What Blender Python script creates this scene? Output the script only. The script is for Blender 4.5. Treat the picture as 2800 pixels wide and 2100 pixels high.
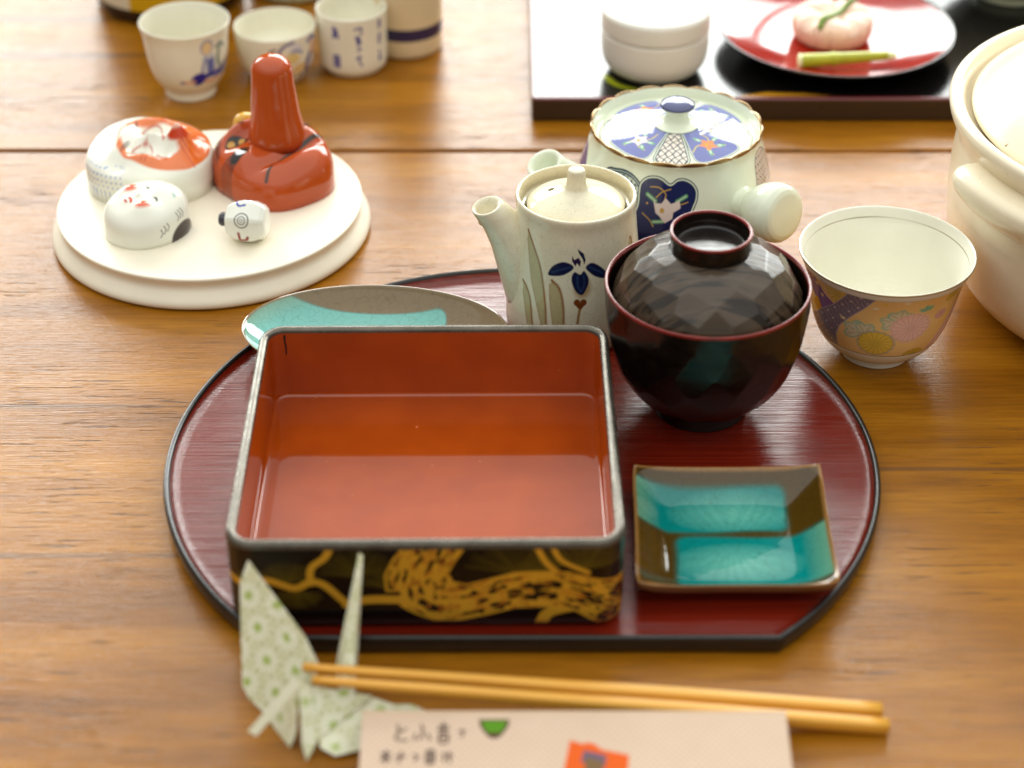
import bpy, math, random
import numpy as np
from math import sin, cos, pi, radians, sqrt, hypot, atan2
random.seed(7); rng = np.random.RandomState(5)
SC = bpy.context.scene
for o in list(bpy.data.objects): bpy.data.objects.remove(o)

# ------------------------------------------------------------------ camera, world, lamps
cam_d = bpy.data.cameras.new('camera'); cam = bpy.data.objects.new('camera', cam_d)
SC.collection.objects.link(cam); SC.camera = cam
cam.location = (0, 0, .575); cam.rotation_euler = (radians(90 - 35), 0, 0)
cam_d.sensor_width = 36; cam_d.lens = 67.54; cam_d.clip_start = .02; cam_d.clip_end = 50
cam_d.dof.use_dof = True; cam_d.dof.focus_distance = 1.0; cam_d.dof.aperture_fstop = 4.6
cam_d.dof.aperture_blades = 7

W = bpy.data.worlds.new('World'); SC.world = W; W.use_nodes = True
wn, wl = W.node_tree.nodes, W.node_tree.links
tc = wn.new('ShaderNodeTexCoord'); sx = wn.new('ShaderNodeSeparateXYZ'); rp = wn.new('ShaderNodeValToRGB')
wl.new(tc.outputs['Generated'], sx.inputs[0])
mp = wn.new('ShaderNodeMapRange'); mp.inputs[1].default_value = -1; mp.inputs[2].default_value = 1
wl.new(sx.outputs['Z'], mp.inputs[0]); wl.new(mp.outputs[0], rp.inputs[0])
els = rp.color_ramp.elements                      # dim room: dark floor, mid walls, pale ceiling
els[0].position = 0; els[0].color = (.05, .045, .04, 1)
els[1].position = 1; els[1].color = (1.41, 1.43, 1.36, 1)
for p, c in ((.5, (.040, .038, .032, 1)), (.57, (.10, .097, .084, 1)), (.64, (.315, .318, .295, 1)), (.75, (.655, .66, .62, 1)), (.802, (.655, .66, .62, 1)), (.808, (.99, 1.0, .95, 1)), (.813, (1.24, 1.25, 1.19, 1))):
    e = els.new(p); e.color = c
wl.new(rp.outputs[0], wn['Background'].inputs[0]); wn['Background'].inputs[1].default_value = .95

def window_pane(x, w, z, h, y, L, col=(.965, 1.0, .965)):
    d = bpy.data.lights.new('window_light', 'AREA'); d.shape = 'RECTANGLE'; d.size = w; d.size_y = h
    d.energy = L * pi * w * h; d.color = col
    o = bpy.data.objects.new('window_light', d); SC.collection.objects.link(o)
    o.location = (x, y, z); o.rotation_euler = (radians(-90), 0, 0)   # shines toward -y
    return o
for a, b in ((-3.3, -.98), (-.90, .92), (1.00, 3.1)):
    window_pane((a + b) / 2, b - a, 1.58, 1.58, 4.2, 10.4)

SC.view_settings.view_transform = 'Standard'; SC.view_settings.look = 'None'
SC.view_settings.exposure = .27; SC.view_settings.gamma = 1; SC.view_settings.use_curve_mapping = False
SC.render.engine = 'CYCLES'
SC.cycles.max_bounces = 8; SC.cycles.diffuse_bounces = 4; SC.cycles.glossy_bounces = 4
SC.cycles.caustics_reflective = False; SC.cycles.caustics_refractive = False
SC.cycles.sample_clamp_indirect = 6; SC.cycles.use_denoising = True

# ------------------------------------------------------------------ helpers
def lin(r, g, b):                                  # 0-255 colour to linear
    f = lambda c: (c / 255 / 12.92) if c / 255 <= .04045 else ((c / 255 + .055) / 1.055) ** 2.4
    return (f(r), f(g), f(b))

def link_obj(name, me, parent=None):
    o = bpy.data.objects.new(name, me); SC.collection.objects.link(o)
    if parent is not None: o.parent = parent
    return o
def tag(o, label, cat, group=None):
    o['label'] = label; o['category'] = cat
    if group: o['group'] = group
    return o
def thing(name, label, cat, loc=(0, 0, 0), rotz=0, group=None):
    o = bpy.data.objects.new(name, None); SC.collection.objects.link(o)
    o.empty_display_size = .01
    o.location = loc; o.rotation_euler = (0, 0, rotz)
    return tag(o, label, cat, group)

def make_mesh(name, V, Fc, m, parent=None, paint=None, smooth=True, loc=None):
    me = bpy.data.meshes.new(name)
    V = np.asarray(V, dtype=np.float64)
    me.from_pydata(V.tolist(), [], Fc if isinstance(Fc, list) else Fc.tolist())
    if smooth: me.polygons.foreach_set('use_smooth', [True] * len(me.polygons))
    if paint is not None:
        a = me.color_attributes.new('paint', 'FLOAT_COLOR', 'POINT')
        a.data.foreach_set('color', np.asarray(paint, dtype=np.float32).reshape(-1))
    me.materials.append(m); me.update()
    o = link_obj(name, me, parent)
    if loc is not None: o.location = loc
    return o

def merge(parts):
    V = []; F = []; n = 0
    for v, f in parts:
        v = np.asarray(v); V.append(v); F += [[i + n for i in q] for q in (f if isinstance(f, list) else f.tolist())]; n += len(v)
    return np.concatenate(V), F

def grid_faces(nr, nc, wrap):
    i = np.arange(nr - 1)[:, None]; j = np.arange(nc if wrap else nc - 1)[None, :]
    j2 = (j + 1) % nc
    a = i * nc + j; b = i * nc + j2; c = (i + 1) * nc + j2; d = (i + 1) * nc + j
    return np.stack([a + 0 * b, b + 0 * a, c + 0 * d, d + 0 * c], -1).reshape(-1, 4)

def smooth_profile(pts, step, rounds=2, keep=()):
    """Chaikin-rounded polyline of (r,z), resampled about every step"""
    P = [np.array(p, float) for p in pts]
    for _ in range(rounds):
        Q = [P[0]]
        for a, b in zip(P[:-1], P[1:]): Q += [a * .75 + b * .25, a * .25 + b * .75]
        Q.append(P[-1]); P = Q
    P = np.array(P); d = np.r_[0, np.cumsum(np.hypot(*np.diff(P, axis=0).T))]
    n = max(8, int(d[-1] / step)); s = np.linspace(0, d[-1], n)
    return np.c_[np.interp(s, d, P[:, 0]), np.interp(s, d, P[:, 1])]

def thetas(n_front, n_back, half=105):
    f = np.radians(np.linspace(-half, half, n_front, endpoint=False))
    b = np.radians(np.linspace(half, 360 - half, n_back, endpoint=False))
    return np.r_[f, b]                              # 0 faces -y, positive toward +x

def lathe_arrays(prof, th, warp=None):
    prof = np.asarray(prof)
    R = np.repeat(prof[:, 0:1], len(th), 1); Z = np.repeat(prof[:, 1:2], len(th), 1); T = np.repeat(th[None, :], len(prof), 0)
    if warp: R, Z = warp(R, Z, T)
    return R, Z, T
def lathe(name, prof, m, parent=None, th=None, warp=None, painter=None, loc=None):
    th = np.linspace(0, 2 * pi, 96, endpoint=False) if th is None else th
    R, Z, T = lathe_arrays(prof, th, warp)
    V = np.stack([R * np.sin(T), -R * np.cos(T), Z], -1).reshape(-1, 3)
    F = grid_faces(len(prof), len(th), True)
    col = None
    if painter is not None:
        s = np.r_[0, np.cumsum(np.hypot(*np.diff(np.asarray(prof), axis=0).T))]
        col = painter(np.degrees((T + pi) % (2 * pi) - pi), Z * 1000, R * 1000, np.repeat(s[:, None], len(th), 1) * 1000)
        col = col.reshape(-1, 4)
    return make_mesh(name, V, F, m, parent, col, loc=loc)

def tube(path, radii, n=32, up=(0, 0, 1), normals=None, close=(True, True), sq=None):
    """rings along a path; normals overrides the ring directions"""
    P = np.array(path, float); N = len(P); V = []
    T = np.gradient(P, axis=0) if normals is None else np.array(normals, float)
    T /= np.linalg.norm(T, axis=1)[:, None]
    a = np.linspace(0, 2 * pi, n, endpoint=False)
    for p, t, r in zip(P, T, radii):
        u = np.cross(up, t)
        if np.linalg.norm(u) < .05: u = np.cross((0, 1, 0), t)
        u /= np.linalg.norm(u); v = np.cross(t, u)
        ca, sa = np.cos(a), np.sin(a)
        if sq: ca = np.sign(ca) * abs(ca) ** sq; sa = np.sign(sa) * abs(sa) ** sq
        V.append(p + r * (ca[:, None] * u + sa[:, None] * v))
    F = grid_faces(N, n, True).tolist()
    if close[0]: F.append(list(range(n))[::-1])
    if close[1]: F.append([(N - 1) * n + k for k in range(n)])
    return np.concatenate(V), F

def catmull(pts, n):
    P = np.array(pts, float); P = np.vstack([2 * P[0] - P[1], P, 2 * P[-1] - P[-2]]); out = []
    K = len(P) - 3
    for s in np.linspace(0, K - 1e-9, n):
        i = int(s); t = s - i; p0, p1, p2, p3 = P[i:i + 4]
        out.append(.5 * (2 * p1 + (p2 - p0) * t + (2 * p0 - 5 * p1 + 4 * p2 - p3) * t * t + (3 * p1 - p0 - 3 * p2 + p3) * t ** 3))
    return np.array(out)

class Paint:
    """glaze colours laid on a surface's own (u,v) coordinates, in millimetres"""
    def __init__(s, U, V, base):
        s.U, s.V = U, V; s.c = np.empty(U.shape + (4,)); s.c[...] = tuple(base) + (0,)
        s.clip = np.ones(U.shape)
    def lay(s, m, col, metal=0):
        m = np.clip(m, 0, 1) * s.clip
        s.c = s.c * (1 - m[..., None]) + np.array(tuple(col) + (metal,)) * m[..., None]
    def sd(s, d, col, soft=.3, metal=0, a=1):        # signed distance, negative inside
        s.lay(a * np.clip(.5 - d / soft, 0, 1), col, metal)
    def ell(s, cx, cy, rx, ry, col, rot=0, soft=.3, a=1, metal=0):
        c, n = cos(radians(rot)), sin(radians(rot)); x = s.U - cx; y = s.V - cy
        X = (x * c + y * n) / rx; Y = (-x * n + y * c) / ry
        s.sd((np.hypot(X, Y) - 1) * min(rx, ry), col, soft, metal, a)
    def ring(s, cx, cy, r, w, col, soft=.3, a=1):
        s.sd(abs(np.hypot(s.U - cx, s.V - cy) - r) - w / 2, col, soft, 0, a)
    def dist(s, pts):
        D = np.full(s.U.shape, 1e9); TT = np.zeros(s.U.shape); n = len(pts) - 1
        for i in range(n):
            (ax, ay), (bx, by) = pts[i], pts[i + 1]; dx, dy = bx - ax, by - ay; L = dx * dx + dy * dy + 1e-12
            t = np.clip(((s.U - ax) * dx + (s.V - ay) * dy) / L, 0, 1)
            d = np.hypot(s.U - ax - t * dx, s.V - ay - t * dy); k = d < D
            D = np.where(k, d, D); TT = np.where(k, (i + t) / n, TT)
        return D, TT
    def stroke(s, pts, w, col, soft=.3, taper=0, a=1, curve=True, metal=0):
        if curve and len(pts) > 2: pts = catmull(pts, 8 * len(pts)).tolist()
        D, t = s.dist(pts); ww = w / 2 * (1 - taper * t)
        s.sd(D - ww, col, soft, metal, a)
    def poly(s, pts, col, soft=.3, grow=0, a=1, curve=False, metal=0):
        if curve:
            p = np.array(pts); p = np.vstack([p[-2:], p, p[:2]]); q = catmull(p, 10 * len(p)); L = len(q)
            k0 = int(L * 2 / (len(p) - 1)); k1 = int(L * (len(p) - 2) / (len(p) - 1)); pts = q[k0:k1].tolist()
        D, _ = s.dist(list(pts) + [pts[0]]); ins = np.zeros(s.U.shape, bool)
        for (ax, ay), (bx, by) in zip(pts, list(pts[1:]) + [pts[0]]):
            if ay == by: continue
            c = ((ay > s.V) != (by > s.V)) & (s.U < (bx - ax) * (s.V - ay) / (by - ay) + ax); ins ^= c
        d = np.where(ins, -D, D) - grow
        s.sd(d, col, soft, metal, a); return d
    def mum(s, cx, cy, rx, ry, n, col, line, rot=0, halo=None):   # a chrysanthemum
        x = (s.U - cx) / rx; y = (s.V - cy) / ry; r = np.hypot(x, y); t = np.arctan2(y, x) + rot
        lobe = .93 + .07 * np.abs(np.cos(n * t / 2))
        if halo: s.sd((r - lobe - .14) * min(rx, ry), halo, .5, a=.7)
        s.sd((r - lobe) * min(rx, ry), col, .3)
        d = np.abs(((t * n / (2 * pi) + .25 * r + .5) % 1) - .5) * 2 * pi / n * r * min(rx, ry)
        s.lay(np.clip(.5 - (d - .10) / .3, 0, 1) * (r < lobe - .02) * (r > .18) * .75, line)
        s.sd(abs(r - lobe) * min(rx, ry) - .09, line, .25, a=.7)
        s.sd((r - .2) * min(rx, ry), tuple(.75 * c for c in col), .3, a=.6)
    def leaf(s, cx, cy, r, col, halo, line, rot=0):
        for k in (-1, 0, 1):
            a = radians(rot + k * 58); s.ell(cx + r * .55 * cos(a), cy + r * .55 * sin(a), r * .62, r * .44, halo, rot + k * 58, .8, .8)
        for k in (-1, 0, 1):
            a = radians(rot + k * 58); ex, ey = cx + r * .5 * cos(a), cy + r * .5 * sin(a)
            s.ell(ex, ey, r * .5, r * .33, col, rot + k * 58, .3)
            s.stroke([(cx, cy), (cx + r * .95 * cos(a), cy + r * .95 * sin(a))], .22, line, curve=False, a=.7)
            for q in (.35, .6, .8):
                for sg in (-1, 1):
                    b = a + sg * .8; px, py = cx + r * q * cos(a), cy + r * q * sin(a)
                    s.stroke([(px, py), (px + r * .22 * cos(b), py + r * .22 * sin(b))], .14, line, curve=False, a=.5)

# ------------------------------------------------------------------ materials
def new_mat(name):
    m = bpy.data.materials.new(name); m.use_nodes = True
    nt = m.node_tree; return m, nt, nt.nodes['Principled BSDF']
def N(nt, kind, **kw):
    n = nt.nodes.new(kind)
    for k, v in kw.items():
        if k.startswith('i_'):
            key = k[2:]; n.inputs[int(key) if key.isdigit() else key].default_value = v
        else: setattr(n, k, v)
    return n
def coords(nt, scale=(1, 1, 1), rot=(0, 0, 0)):
    t = N(nt, 'ShaderNodeTexCoord'); mpg = N(nt, 'ShaderNodeMapping'); mpg.inputs['Scale'].default_value = scale
    mpg.inputs['Rotation'].default_value = rot
    nt.links.new(t.outputs['Object'], mpg.inputs[0]); return mpg.outputs[0]
def mixc(nt, fac, a, b, mode='MIX'):
    n = N(nt, 'ShaderNodeMix', data_type='RGBA', blend_type=mode)
    for s, v in ((0, fac), (6, a), (7, b)):
        if hasattr(v, 'is_output'): nt.links.new(v, n.inputs[s])
        elif s == 0: n.inputs[0].default_value = v
        else: n.inputs[s].default_value = tuple(v)[:3] + (1,)
    return n.outputs[2]
def ramp(nt, src, stops):
    r = N(nt, 'ShaderNodeValToRGB'); e = r.color_ramp.elements
    while len(e) < len(stops): e.new(.5)
    for k, (p, c) in zip(e, stops): k.position = p; k.color = (tuple(c) + (1,))[:4] if hasattr(c, '__len__') else (c, c, c, 1)
    nt.links.new(src, r.inputs[0]); return r.outputs[0]
def bump(nt, bs, h, strength, dist, prev=None):
    b = N(nt, 'ShaderNodeBump'); b.inputs['Strength'].default_value = strength; b.inputs['Distance'].default_value = dist
    nt.links.new(h, b.inputs['Height'])
    if prev is not None: nt.links.new(prev, b.inputs['Normal'])
    nt.links.new(b.outputs[0], bs.inputs['Normal']); return b.outputs[0]
def noise(nt, vec, scale, detail=3, rough=.5):
    n = N(nt, 'ShaderNodeTexNoise'); n.inputs['Scale'].default_value = scale; n.inputs['Detail'].default_value = detail
    n.inputs['Roughness'].default_value = rough; nt.links.new(vec, n.inputs['Vector']); return n.outputs[0]

def mat_plain(name, col, rough=.3, var=.08, vs=60, bs=0, bscale=300, spec=.5, coat=0, metal=0, rvar=.06, sss=0, bdist=.0004):
    m, nt, b = new_mat(name); v = coords(nt)
    n = noise(nt, v, vs, 4)
    c = mixc(nt, ramp(nt, n, ((.3, 0), (.7, 1))), tuple(x * (1 - var) for x in col), tuple(min(1, x * (1 + var)) for x in col))
    nt.links.new(c, b.inputs['Base Color'])
    r = N(nt, 'ShaderNodeMapRange'); r.inputs[3].default_value = max(0.02, rough - rvar); r.inputs[4].default_value = rough + rvar
    nt.links.new(noise(nt, v, vs * 2.3, 4), r.inputs[0]); nt.links.new(r.outputs[0], b.inputs['Roughness'])
    b.inputs['Specular IOR Level'].default_value = spec; b.inputs['Coat Weight'].default_value = coat; b.inputs['Coat Roughness'].default_value = .06
    b.inputs['Metallic'].default_value = metal
    if sss: b.inputs['Subsurface Weight'].default_value = sss; b.inputs['Subsurface Scale'].default_value = .004; b.inputs['Subsurface Radius'].default_value = (1, .7, .5)
    if bs: bump(nt, b, noise(nt, v, bscale, 3), bs, bdist)
    return m
def mat_paint(name, rough=.10, gold_rough=.28, crackle=0, speck=0, wob=.25, spec=.5, coat=0):
    """glazed ware carrying its own painted decoration"""
    m, nt, b = new_mat(name); v = coords(nt)
    a = N(nt, 'ShaderNodeAttribute', attribute_name='paint')
    c = a.outputs['Color']
    n = noise(nt, v, 45, 5)
    c = mixc(nt, 1, c, ramp(nt, n, ((.25, (.93, .93, .91)), (.75, (1, 1, 1)))), 'MULTIPLY')
    if speck:
        sp = ramp(nt, noise(nt, v, 900, 2), ((.22, (.55, .48, .36)), (.36, (1, 1, 1))))
        c = mixc(nt, speck, c, sp, 'MULTIPLY')
    if crackle:
        vo = N(nt, 'ShaderNodeTexVoronoi', feature='DISTANCE_TO_EDGE'); vo.inputs['Scale'].default_value = 190
        w = N(nt, 'ShaderNodeVectorMath', operation='ADD'); nz = N(nt, 'ShaderNodeTexNoise'); nz.inputs['Scale'].default_value = 150
        sc = N(nt, 'ShaderNodeVectorMath', operation='SCALE'); sc.inputs['Scale'].default_value = .006
        nt.links.new(v, nz.inputs['Vector']); nt.links.new(nz.outputs['Color'], sc.inputs[0])
        nt.links.new(v, w.inputs[0]); nt.links.new(sc.outputs[0], w.inputs[1]); nt.links.new(w.outputs[0], vo.inputs['Vector'])
        c = mixc(nt, crackle, c, ramp(nt, vo.outputs['Distance'], ((.0, (.45, .42, .34)), (.045, (1, 1, 1)))), 'MULTIPLY')
    nt.links.new(c, b.inputs['Base Color'])
    nt.links.new(a.outputs['Alpha'], b.inputs['Metallic'])
    r = N(nt, 'ShaderNodeMapRange'); r.inputs[3].default_value = rough; r.inputs[4].default_value = gold_rough
    nt.links.new(a.outputs['Alpha'], r.inputs[0]); nt.links.new(r.outputs[0], b.inputs['Roughness'])
    b.inputs['Specular IOR Level'].default_value = spec; b.inputs['Coat Weight'].default_value = coat
    if wob: bump(nt, b, noise(nt, v, 55, 2), wob, .0006)
    return m

M = {}
M['porcelain'] = mat_paint('painted porcelain', .06)
M['blueware'] = mat_paint('blue painted cup', .22)
M['crackle'] = mat_paint('crackle glaze', .09, crackle=.18, speck=.45, wob=.4)
M['turq'] = mat_paint('turquoise glaze', .05, crackle=.40, wob=.5)
M['mask'] = mat_paint('glazed mask', .10, wob=.35)
M['lacq_paint'] = mat_paint('painted lacquer', .18, gold_rough=.42, wob=.15)
M['paper'] = mat_paint('patterned paper', .75, wob=0, spec=.25)
M['plain_porc'] = mat_plain('white porcelain', lin(236, 236, 222), .10, .02)
M['bisque'] = mat_plain('matt cream ceramic', lin(238, 229, 209), .45, .055, 26, .12, 500)
def mat_cream():
    m = mat_plain('cream stoneware glaze', lin(238, 226, 200), .22, .05, 25, .25, 260); nt = m.node_tree; b = nt.nodes['Principled BSDF']
    src = b.inputs['Base Color'].links[0].from_socket
    sp = ramp(nt, noise(nt, coords(nt), 170, 2, .5), ((.745, 0), (.77, 1)))
    big = ramp(nt, noise(nt, coords(nt, (1, 1, 2)), 16, 4), ((.35, (.95, .93, .88)), (.65, (1, 1, 1))))
    nt.links.new(mixc(nt, sp, mixc(nt, 1, src, big, 'MULTIPLY'), lin(150, 110, 66)), b.inputs['Base Color']); return m
M['cream'] = mat_cream()
M['whitepot'] = mat_plain('satin white ceramic', lin(226, 222, 214), .42, .02, 40, .08, 700)
M['celadon'] = mat_plain('pale green porcelain', lin(222, 230, 208), .07, .02, 30)
M['black'] = mat_plain('black lacquer', (.006, .0045, .004), .10, .2, 80, .06, 200)
M['rim'] = mat_plain('dark lacquer rim', (.012, .009, .008), .22, .3, 200, .15, 600)
M['redlac'] = mat_plain('red lacquer', lin(150, 28, 12), .10, .06, 50, .05, 120)
M['pink'] = mat_plain('pink bean paste', lin(250, 214, 194), .55, .05, 120, .25, 900, sss=.25)
M['green'] = mat_plain('green jelly', lin(112, 140, 44), .35, .15, 200)
M['bamboo'] = mat_plain('green bamboo', lin(172, 176, 40), .30, .12, 150)
M['bamboo_end'] = mat_plain('cut bamboo', lin(232, 236, 180), .5, .05, 200)
M['chop'] = None

def mat_lines(name, col, dark, rough, yscale, bs, coat=0, bdist=.0005, xs=6):
    """lacquer over a fine straight grain running along x"""
    m, nt, b = new_mat(name); v = coords(nt, (xs, yscale, yscale))
    n = noise(nt, v, 1, 3, .6); n2 = noise(nt, coords(nt), 900, 2)
    c = mixc(nt, ramp(nt, n, ((.35, 0), (.65, 1))), dark, col); nt.links.new(c, b.inputs['Base Color'])
    b.inputs['Roughness'].default_value = rough; b.inputs['Coat Weight'].default_value = coat; b.inputs['Coat Roughness'].default_value = .1
    p = bump(nt, b, n, bs, bdist); bump(nt, b, n2, bs * .25, bdist * .5, p)
    return m
M['trayred'] = mat_lines('red tray lacquer', lin(122, 32, 14), lin(96, 20, 8), .17, 820, .72)

def mat_table():
    m, nt, b = new_mat('oiled wood'); L = nt.links
    base = noise(nt, coords(nt, (3.4, 30, 1)), 1, 7, .65)
    fine = noise(nt, coords(nt, (26, 460, 1)), 1, 5, .7)
    c = ramp(nt, base, ((.25, lin(112, 66, 9)), (.5, lin(148, 94, 16)), (.75, lin(176, 119, 27))))
    c = mixc(nt, .55, c, ramp(nt, fine, ((.30, (.52, .46, .40)), (.58, (1.10, 1.07, 1.02)))), 'MULTIPLY')
    # dark pores: long thin broken streaks
    pore = noise(nt, coords(nt, (30, 520, 1)), 1, 3, .55)
    gate = noise(nt, coords(nt, (7, 17, 1)), 1, 3, .5)
    pm = N(nt, 'ShaderNodeMath', operation='MULTIPLY'); L.new(ramp(nt, pore, ((.60, 0), (.66, 1))), pm.inputs[0]); L.new(ramp(nt, gate, ((.46, 0), (.60, 1))), pm.inputs[1])
    c = mixc(nt, pm.outputs[0], c, lin(70, 44, 22))
    long_ = noise(nt, coords(nt, (.9, 62, 1)), 1, 2, .45)
    c = mixc(nt, ramp(nt, long_, ((.67, 0), (.69, .55))), c, lin(84, 56, 34))
    L.new(c, b.inputs['Base Color'])
    rr = N(nt, 'ShaderNodeMapRange'); rr.inputs[3].default_value = .17; rr.inputs[4].default_value = .28; b.inputs['Specular IOR Level'].default_value = .30
    L.new(fine, rr.inputs[0]); L.new(rr.outputs[0], b.inputs['Roughness'])
    r1 = noise(nt, coords(nt, (34, 1150, 1)), 1, 3, .6)
    p = bump(nt, b, r1, .55, .0004); p = bump(nt, b, noise(nt, coords(nt, (140, 900, 1)), 1, 2), .25, .0003, p)
    inv = N(nt, 'ShaderNodeMath', operation='SUBTRACT'); inv.inputs[0].default_value = 1; L.new(pm.outputs[0], inv.inputs[1])
    bump(nt, b, inv.outputs[0], .35, .0005, p)
    return m
M['table'] = mat_table()
def mat_chop():
    m, nt, b = new_mat('bamboo chopstick'); n = noise(nt, coords(nt, (12, 900, 900)), 1, 3, .6)
    nt.links.new(ramp(nt, n, ((.3, lin(212, 146, 40)), (.7, lin(232, 176, 74)))), b.inputs['Base Color']); b.inputs['Roughness'].default_value = .38
    return m
M['chop'] = mat_chop()

# ------------------------------------------------------------------ table (setting)
def build_table():
    sec = [(-.6, -.03), (-.6, 0), (1.0750, 0), (1.0757, -.0002), (1.0763, -.0009), (1.0765, -.0045), (1.0797, -.0045), (1.0799, -.0009), (1.0805, -.0002), (1.0812, 0), (2.1, 0), (2.1, -.03)]
    xs = (-1.5, 1.5); V = [(x, y, z) for (y, z) in sec for x in xs]; F = []
    for i in range(len(sec) - 1): F.append([2 * i, 2 * i + 1, 2 * i + 3, 2 * i + 2])
    F.append([2 * (len(sec) - 1), 2 * (len(sec) - 1) + 1, 1, 0])
    o = make_mesh('table', V, F, M['table'], smooth=False); o['kind'] = 'structure'
build_table()

# ------------------------------------------------------------------ half-moon tray
TCX, TCY, TR = .0048, .748, .1732
def build_tray():
    root = thing('serving_tray', 'red half-moon lacquer tray with black rim, under the box and soup bowl', 'tray', (TCX, TCY, 0))
    yc = .6155 - TCY
    def outline(r, cut):
        a0 = math.asin(cut / r); a = np.linspace(a0, pi - a0, 260); pts = [(r * cos(t), r * sin(t)) for t in a]
        x = pts[-1][0]; pts += [(x + (pts[0][0] - x) * k / 60, cut) for k in range(1, 60)]
        return np.array(pts)
    def ringset(spec):
        rows = [];
        for off, z in spec: p = outline(TR - off, yc + off); rows.append(np.c_[p, np.full(len(p), z)])
        return rows
    rows = ringset([(.0035, 0), (.0010, .0015), (.0002, .005), (0, .0085), (.0006, .0101), (.0016, .0105), (.0026, .0100), (.0032, .0088)])
    V = np.concatenate(rows); n = len(rows[0]); F = grid_faces(len(rows), n, True).tolist(); F.append(list(range(n))[::-1])
    make_mesh('rim', V, F, M['rim'], root)
    rows = ringset([(.0032, .0088), (.0040, .0072), (.0058, .0062), (.0085, .0060), (.0100, .0060), (.0200, .0060)])
    V = np.concatenate(rows); F = grid_faces(len(rows), n, True).tolist(); F.append([(len(rows) - 1) * n + k for k in range(n)])
    make_mesh('floor_panel', V, F, M['trayred'], root)
build_tray()

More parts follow.
